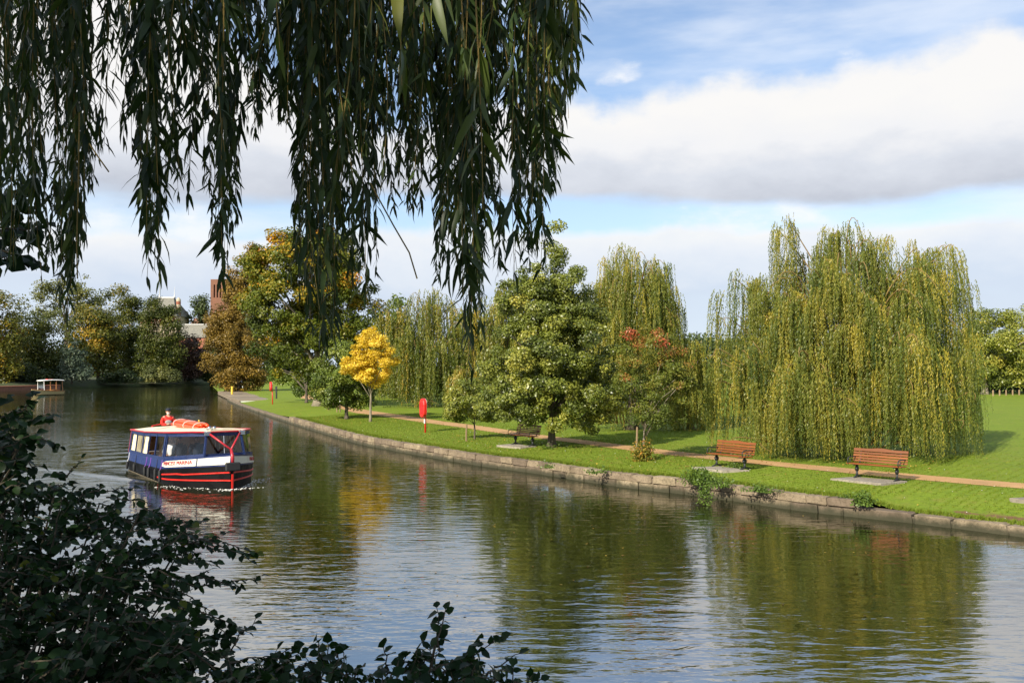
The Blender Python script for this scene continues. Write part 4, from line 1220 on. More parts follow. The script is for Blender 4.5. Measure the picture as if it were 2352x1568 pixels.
def build_furniture():
    lifebuoy('upright bright red lifebuoy post on the lawn beside the path', (977, 993), R(-64), 0, 1.86, 1.06, True)
    lifebuoy('leaning faded red lifebuoy post near the landing stage', (626, 928), R(-70), R(-14), 2.25, .95, False)
    b = LG(635, 915)
    t = thing('black_post', 'slim black post with two sign plates beside the leaning lifebuoy', 'post', b)
    MB().tube([(0, 0, -.1), (0, 0, 1.35)], .09, 6).build('post', M['iron'], t)
    MB().box((0, -.1, 1.15), (.22, .05, .34)).build('plate', M['iron'], t)
    MB().box((0, -.1, .72), (.18, .05, .2)).build('plate', M['iron'], t)
    for (x, y, h, lab) in ((774, 946, 1.5, 'brown timber stake left of the green tree by the path'), (754, 941, 1.4, 'thin grey stake left of the brown timber stake'),
                           (1071, 1013, .82, 'short weathered stake left of the little sapling'), (1463, 1046, 1.15, 'short timber stake beside the reddish maple')):
        b = LG(x, y); o = MB().tube([(0, 0, -.1), (0, .01, h * .5), (.015, 0, h)], [.045, .045, .04], 7).build('tree_stake', M['stake_wood']); o.location = b
        props(o, lab, 'stake', 'tree stakes')
    b = LG(781, 946)
    t = thing('marker_post', 'white topped marker post right of the brown timber stake', 'post', b)
    MB().tube([(0, 0, -.1), (0, 0, .75)], .05, 6).build('post', M['stake_wood'], t); MB().tube([(0, 0, .75), (0, 0, 1.25)], .06, 6).build('cap', M['white'], t)
    # row of low posts on the far side of the lawn
    for i in range(6):
        x = 2281 + i * 15
        b = LG(x, 909 - i * .35)
        o = MB().tube([(0, 0, -.1), (0, 0, .62), (0, 0, .70)], [.09, .09, .05], 6).build('fence_post', M['stake_wood']); o.location = b
        props(o, ('first', 'second', 'third', 'fourth', 'fifth', 'sixth')[i] + ' low wooden post from the trunk of the grey-green tree', 'post', 'low posts edging the far lawn')
    # landing stage of planks
    a, c, d = G(500, 907), G(548, 930), G(574, 926, .4)
    a2, c2 = a[:2], c[:2]; ax = c2 - a2; L = np.linalg.norm(ax); yaw = math.atan2(ax[1], ax[0])
    t = thing('landing_stage', 'weathered plank landing stage at the bend of the bank', 'jetty', (a2[0], a2[1], 0), yaw)
    n = int(L / 1.0); pl = MB().box((0, 0, 0), (L / n - .05, 3.4, .09)).mesh('plank', M['plank_wood'], False, .01)
    for k in range(n):
        o = link('plank', pl, t); o.location = ((k + .5) * L / n, 1.7, .50 + random.uniform(-.012, .012))
    MB().box((L / 2, .1, .26), (L, .16, .34)).build('beam', M['plank_wood'], t)
    for k in range(8): MB().box((L * k / 7 * .98 + .2, .22, -.2), (.26, .26, 1.2)).build('pile', M['plank_wood'], t)
    MB().box((L - .35, 1.7, .36), (.6, 3.3, .18)).build('end_beam', M['white'], t)
    p = G(533, 905, .55); o = MB().tube([(0, 0, 0), (0, 0, .95), (0, 0, 1.0)], [.14, .14, .09], 10).build('mooring_bollard', M['yellow_paint']); o.location = p
    props(o, 'yellow mooring post on the landing stage', 'bollard')


def swan(label, p, yaw, sc=1.0):
    t = thing('swan', label, 'swan', p, yaw, 'swans on the river'); t.scale = (sc,) * 3
    b = MB(); b.ell((0, 0, .14), (.46, .24, .2), 12, 8); b.ell((-.38, 0, .26), (.24, .14, .10), 8, 6, (0, R(25), 0))
    b.tube([(.32, 0, .18), (.44, 0, .34), (.42, 0, .55), (.46, 0, .70), (.56, 0, .74)], [.11, .075, .06, .06, .065], 8); b.ell((.58, 0, .74), (.10, .065, .065), 8, 6)
    b.build('body', M['swan'], t, True)
    for s in (-1, 1): MB().ell((-.08, s * .18, .22), (.40, .09, .17), 10, 6, (0, R(8), R(s * 5))).build('wing', M['swan'], t, True)
    MB().tube([(.64, 0, .73), (.76, 0, .695)], [.035, .012], 6).build('beak', M['beak'], t)


# ------------------------------------------------------------------ people
def skin_obj(name, chain, edges, rad, mat, parent, sub=2, roots=(0,)):
    me = bpy.data.meshes.new(name); me.from_pydata([tuple(c) for c in chain], edges, [])
    o = link(name, me, parent)
    md = o.modifiers.new('skin', 'SKIN'); md.use_smooth_shade = True; md.branch_smoothing = .5
    for i, sv in enumerate(me.skin_vertices[0].data):
        r = rad[i]; sv.radius = (r, r) if not hasattr(r, '__len__') else r
        sv.use_root = i in roots
    ms = o.modifiers.new('subsurf', 'SUBSURF'); ms.levels = sub; ms.render_levels = sub
    me.materials.append(mat)
    return o


def person(label, loc, yaw, pose, top, topmat, legmat, hair=None, hairmat=None, cap=None, beard=None, fold=False, panel=None, group=None):
    """x forward, y left. pose: 'stand' or 'sit'"""
    t = thing('person', label, 'person', loc, yaw, group)
    hz = .93 if pose == 'stand' else .46            # hip height
    J = [(0, 0, hz), (.01, 0, hz + .16), (.02, 0, hz + .34), (0, 0, hz + .50), (.01, 0, hz + .57), (.03, 0, hz + .66), (.03, 0, hz + .76)]
    rd = [(.12, .16), (.11, .14), (.125, .165), (.085, .13), .052, .085, .075]
    E = [(i, i + 1) for i in range(6)]
    arms = []
    for s in (-1, 1):
        k = len(J)
        if fold: A = [(0, s * .17, hz + .48), (.02, s * .245, hz + .28), (.12, s * .22, hz + .16), (.24, s * .05, hz + .19), (.27, -s * .03, hz + .20)]
        else: A = [(0, s * .17, hz + .48), (.03, s * .225, hz + .26), (.12, s * .21, hz + .12), (.27, s * .12, hz + .10), (.34, s * .09, hz + .10)]
        J += A; rd += [.062, .050, .043, .034, .036]; E += [(3, k)] + [(k + i, k + i + 1) for i in range(4)]; arms.append(A)
        k = len(J)
        if pose == 'stand': B = [(0, s * .10, hz - .05), (.02, s * .105, hz - .45), (0, s * .11, .08), (.13, s * .12, .04)]
        else: B = [(.05, s * .10, hz - .0), (.43, s * .11, hz + .02), (.44, s * .11, .08), (.56, s * .12, .04)]
        J += B; rd += [.088, .062, .045, .04]; E += [(0, k)] + [(k + i, k + i + 1) for i in range(3)]
    skin_obj('body', J, E, rd, M['skin'], t)
    # top garment over torso and sleeves
    J2 = [(0, 0, hz - .05), (.01, 0, hz + .16), (.02, 0, hz + .34), (0, 0, hz + .50), (.005, 0, hz + .545)]
    r2 = [(.15, .185), (.14, .175), (.155, .195), (.11, .155), .075]; E2 = [(i, i + 1) for i in range(4)]
    for A in arms:
        k = len(J2); J2 += A[:4]; r2 += [.085, .073, .064, .050]; E2 += [(3, k)] + [(k + i, k + i + 1) for i in range(3)]
    skin_obj(top, J2, E2, r2, M[topmat], t)
    J3 = [(0, 0, hz + .06), (0, 0, hz - .04)]; r3 = [(.135, .17), (.125, .165)]; E3 = [(0, 1)]
    for s in (-1, 1):
        k = len(J3)
        J3 += [(0, s * .10, hz - .12), (.02, s * .105, hz - .45), (0, s * .11, .12)] if pose == 'stand' else [(.10, s * .10, hz), (.43, s * .11, hz + .02), (.44, s * .11, .14)]
        r3 += [.105, .08, .065]; E3 += [(1, k), (k, k + 1), (k + 1, k + 2)]
    skin_obj('trousers', J3, E3, r3, M[legmat], t)
    f = MB(); f.ell((.115, 0, hz + .685), (.028, .014, .022), 6, 5)
    for s in (-1, 1): f.ell((.03, s * .085, hz + .70), (.02, .012, .032), 6, 5)
    f.build('face', M['skin'], t, True)
    e = MB()
    for s in (-1, 1): e.ell((.103, s * .032, hz + .715), (.010, .014, .008), 6, 4)
    e.build('eyes', M['hair_dark'], t)
    MB().ell((.104, 0, hz + .645), (.010, .026, .006), 6, 4).build('mouth', M['darkred'], t)
    if hair: MB().ell((.005, 0, hz + .755), (.105, .095, .085), 12, 8).build('hair', M[hairmat], t, True)
    if beard: MB().ell((.085, 0, hz + .632), (.045, .062, .055), 10, 7).build('beard', M[beard], t, True)
    if cap:
        c = MB(); c.ell((.02, 0, hz + .785), (.118, .105, .07), 12, 8); c.ell((.11, 0, hz + .765), (.075, .075, .014), 10, 5); c.build('cap', M[cap], t, True)
    if panel: MB().ell((.155, 0, hz + .27), (.045, .135, .10), 12, 8).build('chest_panel', M[panel], t, True)
    return t


# ------------------------------------------------------------------ the two boats
def hull_half(u, L, B, u1, tip=.06):
    """half breadth in plan at station u"""
    if u < .5: return B / 2 * (.90 + .10 * math.sin(u / .5 * math.pi / 2))
    if u <= u1: return B / 2
    q = (u - u1) / (L - u1)
    return max(tip, B / 2 * (1 - q ** 1.75))


def boat_label_text(txt, size, mat, parent, loc, rot):
    c = bpy.data.curves.new('lettering', 'FONT'); c.body = txt; c.size = size; c.extrude = .006
    c.align_x, c.align_y = 'CENTER', 'CENTER'; c.offset = .006; c.space_character = 1.02
    tmp = bpy.data.objects.new('lettering_tmp', c); COL.objects.link(tmp)
    bpy.context.view_layer.update()
    me = bpy.data.meshes.new_from_object(tmp.evaluated_get(bpy.context.evaluated_depsgraph_get()))
    bpy.data.objects.remove(tmp)
    me.materials.clear(); me.materials.append(mat); me.name = 'lettering'
    o = link('lettering', me, parent); o.location = loc; o.rotation_euler = rot
    return o


def build_boat():
    L, B, U1 = BOAT_L, BEAM, 6.0
    t = thing('trip_boat', 'blue and black river trip boat with white name boards and glazed cabin, moving towards us', 'boat', (BOAT_O[0], BOAT_O[1], 0), BOAT_H)
    us = np.concatenate([np.linspace(0, U1, 9), U1 + (L - U1) * (np.linspace(0, 1, 12)[1:] ** .8)])
    z_blk = lambda u: float(np.interp(u, [0, 3, 6, 7.5, L], [.40, .44, .54, .68, .80]))
    z_blu = lambda u: float(np.interp(u, [0, 3, 6, 7.5, L], [.72, .76, .86, 1.02, 1.18]))
    z_roof = lambda u: float(np.interp(u, [0, 3, 6, 7.5, L], [1.60, 1.66, 1.82, 1.90, 1.93]))
    hb = lambda u: hull_half(u, L, B, U1)

    def band(z0, z1, i0, i1, both=True, u0=None, u1=None, cap=False, extra=None):
        st = [u for u in us if (u0 is None or u >= u0 - 1e-6) and (u1 is None or u <= u1 + 1e-6)]
        if u0 is not None and abs(st[0] - u0) > 1e-6: st = [u0] + st
        if u1 is not None and abs(st[-1] - u1) > 1e-6: st = st + [u1]
        mb = MB()
        for s in ((-1, 1) if both else (both is None and (1,) or (-1,))):
            vs_ = []
            for u in st:
                vs_ += [(u, s * (hb(u) + i0), z0(u)), (u, s * (hb(u) + i1), z1(u))]
            fs = [(i * 2, i * 2 + 2, i * 2 + 3, i * 2 + 1) for i in range(len(st) - 1)]
            mb.add(vs_, fs)
        if cap:                                        # close stem and transom
            e = st[-1]; mb.add([(e, -hb(e) - i0, z0(e)), (e, hb(e) + i0, z0(e)), (e, hb(e) + i1, z1(e)), (e, -hb(e) - i1, z1(e))], [(0, 1, 2, 3)])
            e = st[0]; mb.add([(e, -hb(e) - i0, z0(e)), (e, hb(e) + i0, z0(e)), (e, hb(e) + i1, z1(e)), (e, -hb(e) - i1, z1(e))], [(0, 1, 2, 3)])
        return mb

    hl = band(lambda u: -.35, z_blk, -.10, 0, cap=True)
    hl.build('hull', M['black'], t)
    band(lambda u: .0, lambda u: .028, -.012, -.006, u1=5.5).build('waterline_band', M['grime'], t)
    band(z_blk, z_blu, .004, -.03, cap=True).build('topsides', M['blue'], t)
    # deck and floor
    dk = MB(); poly = [(u, -hb(u) + .05) for u in us] + [(u, hb(u) - .05) for u in reversed(us)]
    dk.prism(poly, .24, .30); dk.build('cabin_floor', M['varnish'], t)
    fd = [u for u in us if u >= 7.55]
    dk = MB()
    vs_ = [(u, s * (hb(u) - .02), z_blu(u) - .01) for u in fd for s in (-1, 1)]
    dk.add(vs_, [(i * 2, i * 2 + 1, i * 2 + 3, i * 2 + 2) for i in range(len(fd) - 1)]).build('foredeck', M['blue'], t)
    dk = MB(); dk.box((.35, 0, .62), (.66, B - .35, .06)); dk.build('stern_deck', M['plank_wood'], t)
    # rubbing strakes
    for zf, ua in ((lambda u: z_blk(u) - .20 - .03 * (u > 7), 5.4), (lambda u: z_blk(u) * .42 - .04, 5.2)):
        for s in (-1, 1):
            pts = [(u, s * (hb(u) + .012 - .10 * (1 - zf(u) / z_blk(u)) * .55), zf(u)) for u in us if u >= ua]
            MB().tube(pts, .030, 6).build('rubbing_strake', M['red'], t)
    MB().bar((L + .015, 0, -.1), (L + .045, 0, z_blk(L) - .28), .07, .05).build('stem_strip', M['red'], t)
    MB().box((L + .07, 0, z_blk(L) - .02), (.14, .50, .28)).build('bow_fender', M['rubber'], t, False, .03)
    # white name boards on both bows, in two panels each
    def surf(u, s, zz, off): return Vector((u, s * (hb(u) + off), zz))
    for s in (-1, 1):
        for (a, b, txt) in ((6.1, 7.75, True), (7.80, L - .02, False)):
            n = 7; st = np.linspace(a, b, n); vs_ = []
            for u in st:
                zl, zh = z_blk(u) + .05, z_blu(u) - .055
                if txt and u == st[0]: zl += .05; zh -= .05
                for off in (.012, .032): vs_ += [tuple(surf(u, s, zl, off)), tuple(surf(u, s, zh, off - .03))]
            fs = []
            for i in range(n - 1):
                q = i * 4
                fs += [(q, q + 4, q + 5, q + 1), (q + 2, q + 3, q + 7, q + 6), (q, q + 2, q + 6, q + 4), (q + 1, q + 5, q + 7, q + 3)]
            fs += [(0, 1, 3, 2), (n * 4 - 4, n * 4 - 2, n * 4 - 1, n * 4 - 3)]
            nb = MB().add(vs_, fs).build('name_board', M['board'], t)
            if txt:
                # lettering bent along the curving board
                c = bpy.data.curves.new('lettering', 'FONT'); c.body = 'PRINCESS MARINA'; c.size = .19; c.extrude = .004; c.offset = .0
                c.align_x, c.align_y = 'CENTER', 'CENTER'; c.shear = .0
                tmp = bpy.data.objects.new('lettering_tmp', c); COL.objects.link(tmp); bpy.context.view_layer.update()
                me = bpy.data.meshes.new_from_object(tmp.evaluated_get(bpy.context.evaluated_depsgraph_get())); bpy.data.objects.remove(tmp)
                wmax = max(abs(v.co.x) for v in me.vertices)
                for v in me.vertices:
                    k = v.co.x / wmax * .45
                    u = (a + b) / 2 + (k if s < 0 else -k) * (b - a) * .94
                    zc = (z_blk(u) + z_blu(u)) / 2 + .01 + v.co.y
                    v.co = surf(u, s, zc, .032 - .015 + v.co.z + .008)
                me.materials.clear(); me.materials.append(M['darkred']); link('lettering', me, nb)
    # cabin: plan follows the hull; leaning sides
    UA, UF = .75, 7.95
    ci = lambda u: -.09
    stn = [UA, 1.75, 2.75, 3.70, 4.75, 5.95, 6.15, UF]
    inb, outt = .05, .16
    def side(u, s, top): return Vector((u - (.0 if not top else (.10 if u >= UF else 0)), s * max(.12, hb(u) - (outt if top else inb)), z_roof(u) if top else z_blu(u)))
    for s in (-1, 1):
        fr = MB()
        for u in stn:
            wd = .14 if u in (5.95, UF) else .06
            fr.bar(side(u, s, False), side(u, s, True), .05, wd, (1, 0, 0))
        for i in range(len(stn) - 1):
            seq = np.linspace(stn[i], stn[i + 1], 4)
            for j in range(3):
                for tp, hh, dz in ((True, .15, -.07), (False, .10, .05)):
                    a, b = side(seq[j], s, tp), side(seq[j + 1], s, tp)
                    fr.bar(a + Vector((0, 0, dz)), b + Vector((0, 0, dz)), .045, hh)
        fr.build('window_frame', M['blue_canvas'], t)
        for i in range(len(stn) - 1):
            if s < 0 and i in (0, 2, 3): continue             # rolled-up open bays on the starboard side
            if i == 5: continue
            seq = np.linspace(stn[i], stn[i + 1], 4); vs_ = []
            for u in seq:
                a, b = side(u, s, False), side(u, s, True); vs_ += [tuple(a.lerp(b, .06)), tuple(a.lerp(b, .90))]
            MB().add(vs_, [(j * 2, j * 2 + 2, j * 2 + 3, j * 2 + 1) for j in range(3)]).build('pane', M['glass'], t)
        # gathered curtains behind the after panes
        bays = (0, 1, 2) if s < 0 else (0, 1, 2, 3, 4)
        for i in bays:
            spans = ((.06, .44), (.54, .94)) if not (s < 0 and i == 2) else ((.03, .52),)
            for (f0, f1) in spans:
                n = 15; vs_ = []
                for j in range(n):
                    u = stn[i] + (stn[i + 1] - stn[i]) * (f0 + (f1 - f0) * j / (n - 1))
                    wv = .022 * math.sin(j * 1.9)
                    a, b = side(u, s, False), side(u, s, True); iv = Vector((0, -s * (.06 + wv), 0))
                    pinch = 0 if s > 0 or i == 0 else .12 * (1 if f0 < .5 else -1)
                    vs_ += [tuple(a + iv + Vector((0, 0, .06))), tuple(a.lerp(b, .55) + iv + Vector((-pinch * .6 * (j / n), 0, 0))), tuple(b + iv - Vector((0, 0, .1)))]
                MB().add(vs_, [(j * 3 + k, j * 3 + 3 + k, j * 3 + 4 + k, j * 3 + 1 + k) for j in range(n - 1) for k in range(2)]).build('curtain', M['curtain'], t, True)
    # windscreen across the bow
    fb = [side(UF, -1, False), side(UF, 1, False), side(UF, 1, True), side(UF, -1, True)]
    ws = MB()
    ws.bar(fb[0] + Vector((0, 0, .04)), fb[1] + Vector((0, 0, .04)), .05, .08); ws.bar(fb[3] - Vector((0, 0, .07)), fb[2] - Vector((0, 0, .07)), .05, .15)
    ws.bar(fb[0], fb[3], .06, .06); ws.bar(fb[1], fb[2], .06, .06)
    ws.build('windscreen_frame', M['blue_canvas'], t)
    MB().add([tuple(fb[0] + Vector((.01, 0, .08))), tuple(fb[1] + Vector((.01, 0, .08))), tuple(fb[2] + Vector((.01, 0, -.14))), tuple(fb[3] + Vector((.01, 0, -.14)))], [(0, 1, 2, 3)]).build('windscreen', M['glass'], t)
    MB().bar(fb[3].lerp(fb[2], .5) - Vector((0, 0, .14)), fb[0].lerp(fb[1], .5) + Vector((0, 0, .08)), .02, .02).build('glazing_bar', M['chrome'], t)
    # dark red V stay before the windscreen
    foot = Vector((L - .12, 0, z_blu(L) + .16)); vb = MB()
    vb.tube([fb[3] + Vector((.08, -.0, .0)), foot], .036, 8); vb.tube([fb[2] + Vector((.08, 0, .0)), foot], .036, 8)
    vb.tube([foot + Vector((-.0, 0, .03)), (L + .03, 0, z_blu(L) - .05), (L + .06, 0, z_blk(L) + .08)], [.045, .06, .055], 8)
    vb.build('bow_stay', M['darkred'], t, True)
    for s in (-1, 1):
        c = side(UF, s, True); hd = MB().box((c.x + .12, c.y * 1.02, c.z - .05), (.12, .22, .14)).build('headlight', M['chrome'], t, False, .015)
        MB().box((c.x + .185, c.y * 1.02, c.z - .05), (.012, .18, .10)).build('lens', M['glass'], hd)
    # roof and red trim
    ru = [UA - .05] + [u for u in us if UA < u < UF] + [UF - .02]
    rf = MB(); vs_ = []
    for u in ru:
        w = max(.12, hb(u) - outt) + .05; z = z_roof(u)
        vs_ += [(u, -w, z), (u, -w * .55, z + .07), (u, 0, z + .095), (u, w * .55, z + .07), (u, w, z), (u, 0, z - .03)]
    n = len(ru); fs = []
    for i in range(n - 1):
        for k in range(6): fs.append((i * 6 + k, i * 6 + (k + 1) % 6, i * 6 + 6 + (k + 1) % 6, i * 6 + 6 + k))
    fs += [tuple(range(6)), tuple((n - 1) * 6 + k for k in reversed(range(6)))]
    rf.add(vs_, fs).build('roof', M['cream'], t)
    for s in (-1, 1):
        MB().tube([(u, s * (max(.12, hb(u) - outt) + .06), z_roof(u) + .005) for u in ru], .032, 6).build('roof_edge', M['darkred'], t)
    MB().tube([(ru[0], -(hb(ru[0]) - outt), z_roof(UA)), (ru[0], hb(ru[0]) - outt, z_roof(UA))], .03, 6).build('roof_edge', M['red'], t)
    MB().tube([(UF - .03, -(hb(UF) - outt), z_roof(UF)), (UF - .03, hb(UF) - outt, z_roof(UF))], .032, 6).build('roof_edge', M['darkred'], t)
    # aft bulkhead with red pillars
    bk = MB(); bk.box((UA + .02, 0, (z_blu(0) + z_roof(UA)) / 2), (.05, B - .5, z_roof(UA) - z_blu(0) - .05)); bk.build('bulkhead', M['cream'], t)
    for s in (-1, 1): MB().bar(side(UA - .06, s, False), side(UA - .06, s, True), .05, .05).build('corner_post', M['darkred'], t)
    # twin horns
    for dy in (-.08, .08):
        y = -hb(UF) * .55 + dy; z = z_roof(UF) + .14
        MB().tube([(UF - .35, y, z), (UF - .12, y, z), (UF - .04, y, z)], [.02, .03, .065], 10).build('horn', M['chrome'], t, True)
    MB().box((UF - .25, -hb(UF) * .55, z_roof(UF) + .06), (.12, .26, .08)).build('horn_bracket', M['chrome'], t)
    # inside: seats and table ledge
    for s in (-1, 1): MB().box((3.9, s * .80, .52), (5.2, .42, .44)).build('bench_seat', M['varnish'], t, False, .02)
    MB().box((2.95, .12, 1.10), (.04, 2.1, 1.0)).build('partition', M['curtain'], t)
    MB().tube([(.18, .0, .62), (.18, 0, 1.1), (.10, .0, 1.14)], .025, 6).build('tiller', M['chrome'], t)
    rm = MB(); rm.tube([(.4 + 0.0, -.6, .9), (.4, -.6, 1.72), (.4, -.1, 1.80), (.4, -.1, 1.72)], .03, 6); rm.build('stern_rail', M['red'], t)

    def W_(u, v, z): q = BOAT_O + _hd * u + _pt * v; return (q[0], q[1], z)
    # orange roll lashed on the roof
    o = thing('life_raft_roll', 'orange inflatable roll lashed with white rope along the boat roof', 'life raft', W_(3.2, .15, z_roof(3.2) + .085), BOAT_H)
    for dy, dz in ((-.20, .075), (.0, .085), (.20, .075), (-.09, .20), (.11, .20)):
        MB().tube([(-1.95, dy * .6, dz * .9 - .01), (-1.7, dy, dz), (-.5, dy, dz + .01), (.6, dy, dz), (1.7, dy, dz + .005), (1.9 + dy * .3, dy, dz)], [.03, .07, .082, .08, .08, .055], 10).build('tube', M['orange'], o, True)
    for xx in (-1.3, .1, 1.45):
        MB().tube([(xx, .30 * math.cos(a), .12 + .175 * math.sin(a)) for a in np.linspace(-.5, math.pi + .5, 14)], .014, 5).build('lashing', M['white_rope'], o)
    MB().tube([(1.05, .05, .27), (1.1, .02, .36), (1.2, 0, .33)], .025, 6).build('yellow_strap', M['yellow_paint'], o)
    o = thing('mooring_rope', 'pale rope trailing from the orange roll down over the roof edge', 'rope', W_(2.3, -.3, z_roof(2.3) + .10))
    p0 = np.array(o.location); pts = [W_(2.2, .2, z_roof(2.2) + .14), W_(2.0, -.3, z_roof(2) + .12), W_(2.4, -.7, z_roof(2.4) + .09), W_(2.75, -1.13, z_roof(2.7) + .07), W_(2.76, -1.22, z_roof(2.7) - .35), W_(2.7, -1.3, z_blu(2.7) + .1)]
    MB().tube([np.array(q) - p0 for q in pts], .013, 5).build('rope', M['white_rope'], o)
    # fenders along the starboard side
    for u, rope, lab in ((.9, 'white_rope', 'aftermost black fender hanging at the stern of the blue boat'), (2.1, 'rubber', 'black fender hung on a dark strap below the curtained windows'), (3.75, 'purple_rope', 'black fender on a purple rope below the open bay'),
                         (4.35, 'purple_rope', 'thicker black fender just ahead of the purple roped one with the yellow mark'), (5.3, 'rubber', 'black fender below the panes near the bow shoulder'), (5.95, 'purple_rope', 'foremost slim black fender at the start of the red strakes')):
        o = thing('boat_fender', lab, 'fender', W_(u, -hb(u) - .058, 0), BOAT_H, 'fenders hanging along the blue boat')
        zb = z_blk(u)
        MB().tube([(0, 0, .06), (0, 0, .10), (0, 0, zb - .10), (0, 0, zb - .04)], [.025, .052, .052, .025], 10).build('cylinder_body', M['rubber'], o, True)
        MB().tube([(0, 0, zb - .05), (0, .05, zb + .06), (0, .085, z_blu(u) - .02), (0, .16, z_blu(u) + .08)], .014, 5).build('rope', M[rope], o)
    # people
    person('helmsman in red and grey jacket and dark cap at the stern', W_(.33, .05, .65), BOAT_H + R(-8), 'stand', 'jacket', 'redcloth', 'beige', cap='navy', beard='hair_white', fold=True, panel='greycloth')
    person('white-haired passenger in a white shirt by the open bay', W_(4.25, -.78, .30), BOAT_H + R(-70), 'sit', 'shirt', 'whitecloth', 'navy', 'hair', 'hair_white')
    person('passenger in grey with raised arm at the after end of the open bay', W_(3.55, -.70, .30), BOAT_H + R(-20), 'sit', 'jumper', 'greycloth', 'navy', 'hair', 'hair_white')
    person('dark-clothed passenger sitting ahead of the open bay', W_(4.95, -.70, .34), BOAT_H + R(180), 'sit', 'coat', 'navy', 'navy', 'hair', 'hair_dark')
    person('dark-haired passenger behind the bow side window', W_(6.25, -.45, .45), BOAT_H + R(170), 'sit', 'coat', 'navy', 'navy', 'hair', 'hair_dark')
    # broken water at the bow
    n = 230
    fu = rng.uniform(-1.0, 2.3, n) ; side_ = rng.choice((-1, 1), n); base = L - np.clip(fu, 0, 9)
    off = np.abs(rng.normal(0, .16, n)) * (1 + .5 * np.clip(fu, 0, 3)) + .02
    v_, f_ = [], []
    mb = MB()
    for i in range(n):
        if fu[i] < 0: pu, pv = L - fu[i] * .25, rng.normal(0, .35)
        else: pu, pv = base[i] + .12, side_[i] * (hb(base[i]) - .06 + off[i])
        r = rng.uniform(.005, .022); q = W_(pu, pv, rng.uniform(.0, .02))
        mb.ell(q, (r * 1.7, r * 1.7, r * .6), 5, 3)
    mb.build('bow_foam', M['white'], None, True, kind='stuff')


def build_yellow_boat():
    a = G(70, 908); t = thing('launch', 'small pale yellow passenger launch with white canopy far off at the left', 'boat', (a[0] + 2.0, a[1] + 4.6, 0), math.atan2(-.90, -.42)); t.scale = (.88, .88, .88)
    L, B = 5.4, 1.75
    us = np.linspace(0, L, 16); hb = lambda u: B / 2 * (1 - max(0, (u - 3.4) / (L - 3.4)) ** 2.0) if u < L else .05
    zt = lambda u: .60 + .38 * (u / L) ** 2
    vs_ = []
    for u in us: vs_ += [(u, -hb(u) * .8, -.2), (u, -hb(u), zt(u)), (u, hb(u), zt(u)), (u, hb(u) * .8, -.2)]
    fs = [(i * 4 + k, i * 4 + k + 1, i * 4 + 5 + k, i * 4 + 4 + k) for i in range(15) for k in (0, 2)] + [(0, 1, 2, 3), (60, 61, 62, 63)]
    MB().add(vs_, fs).build('hull', M['boat_yellow'], t)
    MB().add([(u, s * (hb(u) * .84 + .03), z) for u in us[:-1] for s, z in ((-1, -.02), (-1, .10), (1, .10), (1, -.02))],
             [(i * 4, i * 4 + 1, i * 4 + 5, i * 4 + 4) for i in range(14)] + [(i * 4 + 2, i * 4 + 3, i * 4 + 7, i * 4 + 6) for i in range(14)]).build('boot_stripe', M['black'], t)
    MB().add([(u, s * hb(u) * .97, zt(u) - .03) for u in us if u > 3.9 for s in (-1, 1)], [(i * 2, i * 2 + 1, i * 2 + 3, i * 2 + 2) for i in range(len([u for u in us if u > 3.9]) - 1)]).build('foredeck', M['varnish'], t)
    for s in (-1, 1): MB().tube([(u, s * (hb(u) + .02), zt(u)) for u in us], .04, 6).build('gunwale', M['varnish'], t)
    MB().box((2.1, 0, .3), (4, B * .8, .06)).build('floor', M['varnish'], t)
    for u in (.3, 1.4, 2.5, 3.7):
        for s in (-1, 1): MB().bar((u, s * (B / 2 - .08), zt(u)), (u + .05, s * (B / 2 - .16), 2.32), .07, .09).build('pillar', M['varnish'] if u < 3 else M['white'], t)
    r = MB(); vs_ = []
    for u in (0.0, 1.0, 2.1, 3.2, 4.0):
        z = 2.34 + .10 * math.sin(u / 4 * math.pi); vs_ += [(u, -B / 2 + .02, z), (u, -.5, z + .12), (u, .5, z + .12), (u, B / 2 - .02, z), (u, 0, z - .06)]
    fs = [(i * 5 + k, i * 5 + (k + 1) % 5, i * 5 + 5 + (k + 1) % 5, i * 5 + 5 + k) for i in range(4) for k in range(5)] + [(0, 1, 2, 3, 4), (20, 21, 22, 23, 24)]
    r.add(vs_, fs).build('canopy', M['white'], t)
    MB().box((2.4, .2, 2.56), (1.0, .5, .14)).build('roof_hatch', M['red'], t)
    MB().add([(3.72, -B / 2 + .12, 1.15), (3.72, B / 2 - .12, 1.15), (3.80, B / 2 - .18, 2.25), (3.80, -B / 2 + .18, 2.25)], [(0, 1, 2, 3)]).build('windscreen', M['glass'], t)
    for k in (.9, 1.8, 2.8): MB().box((k, 0, .62), (.4, B * .7, .5)).build('seat', M['varnish'], t)
    MB().tube([(L - .55, -.42, .72), (L - .54, -.46, .72)], .17, 12).build('bow_disc', M['white'], t)
    o = np.array(t.location); an = t.rotation_euler.z
    def w(u, v, z): return (o[0] + math.cos(an) * u - math.sin(an) * v, o[1] + math.sin(an) * u + math.cos(an) * v, z)
    person('passenger in dark blue under the canopy of the yellow launch', w(2.9, .1, .33), an, 'sit', 'jumper', 'navy', 'navy', 'hair', 'hair_dark')


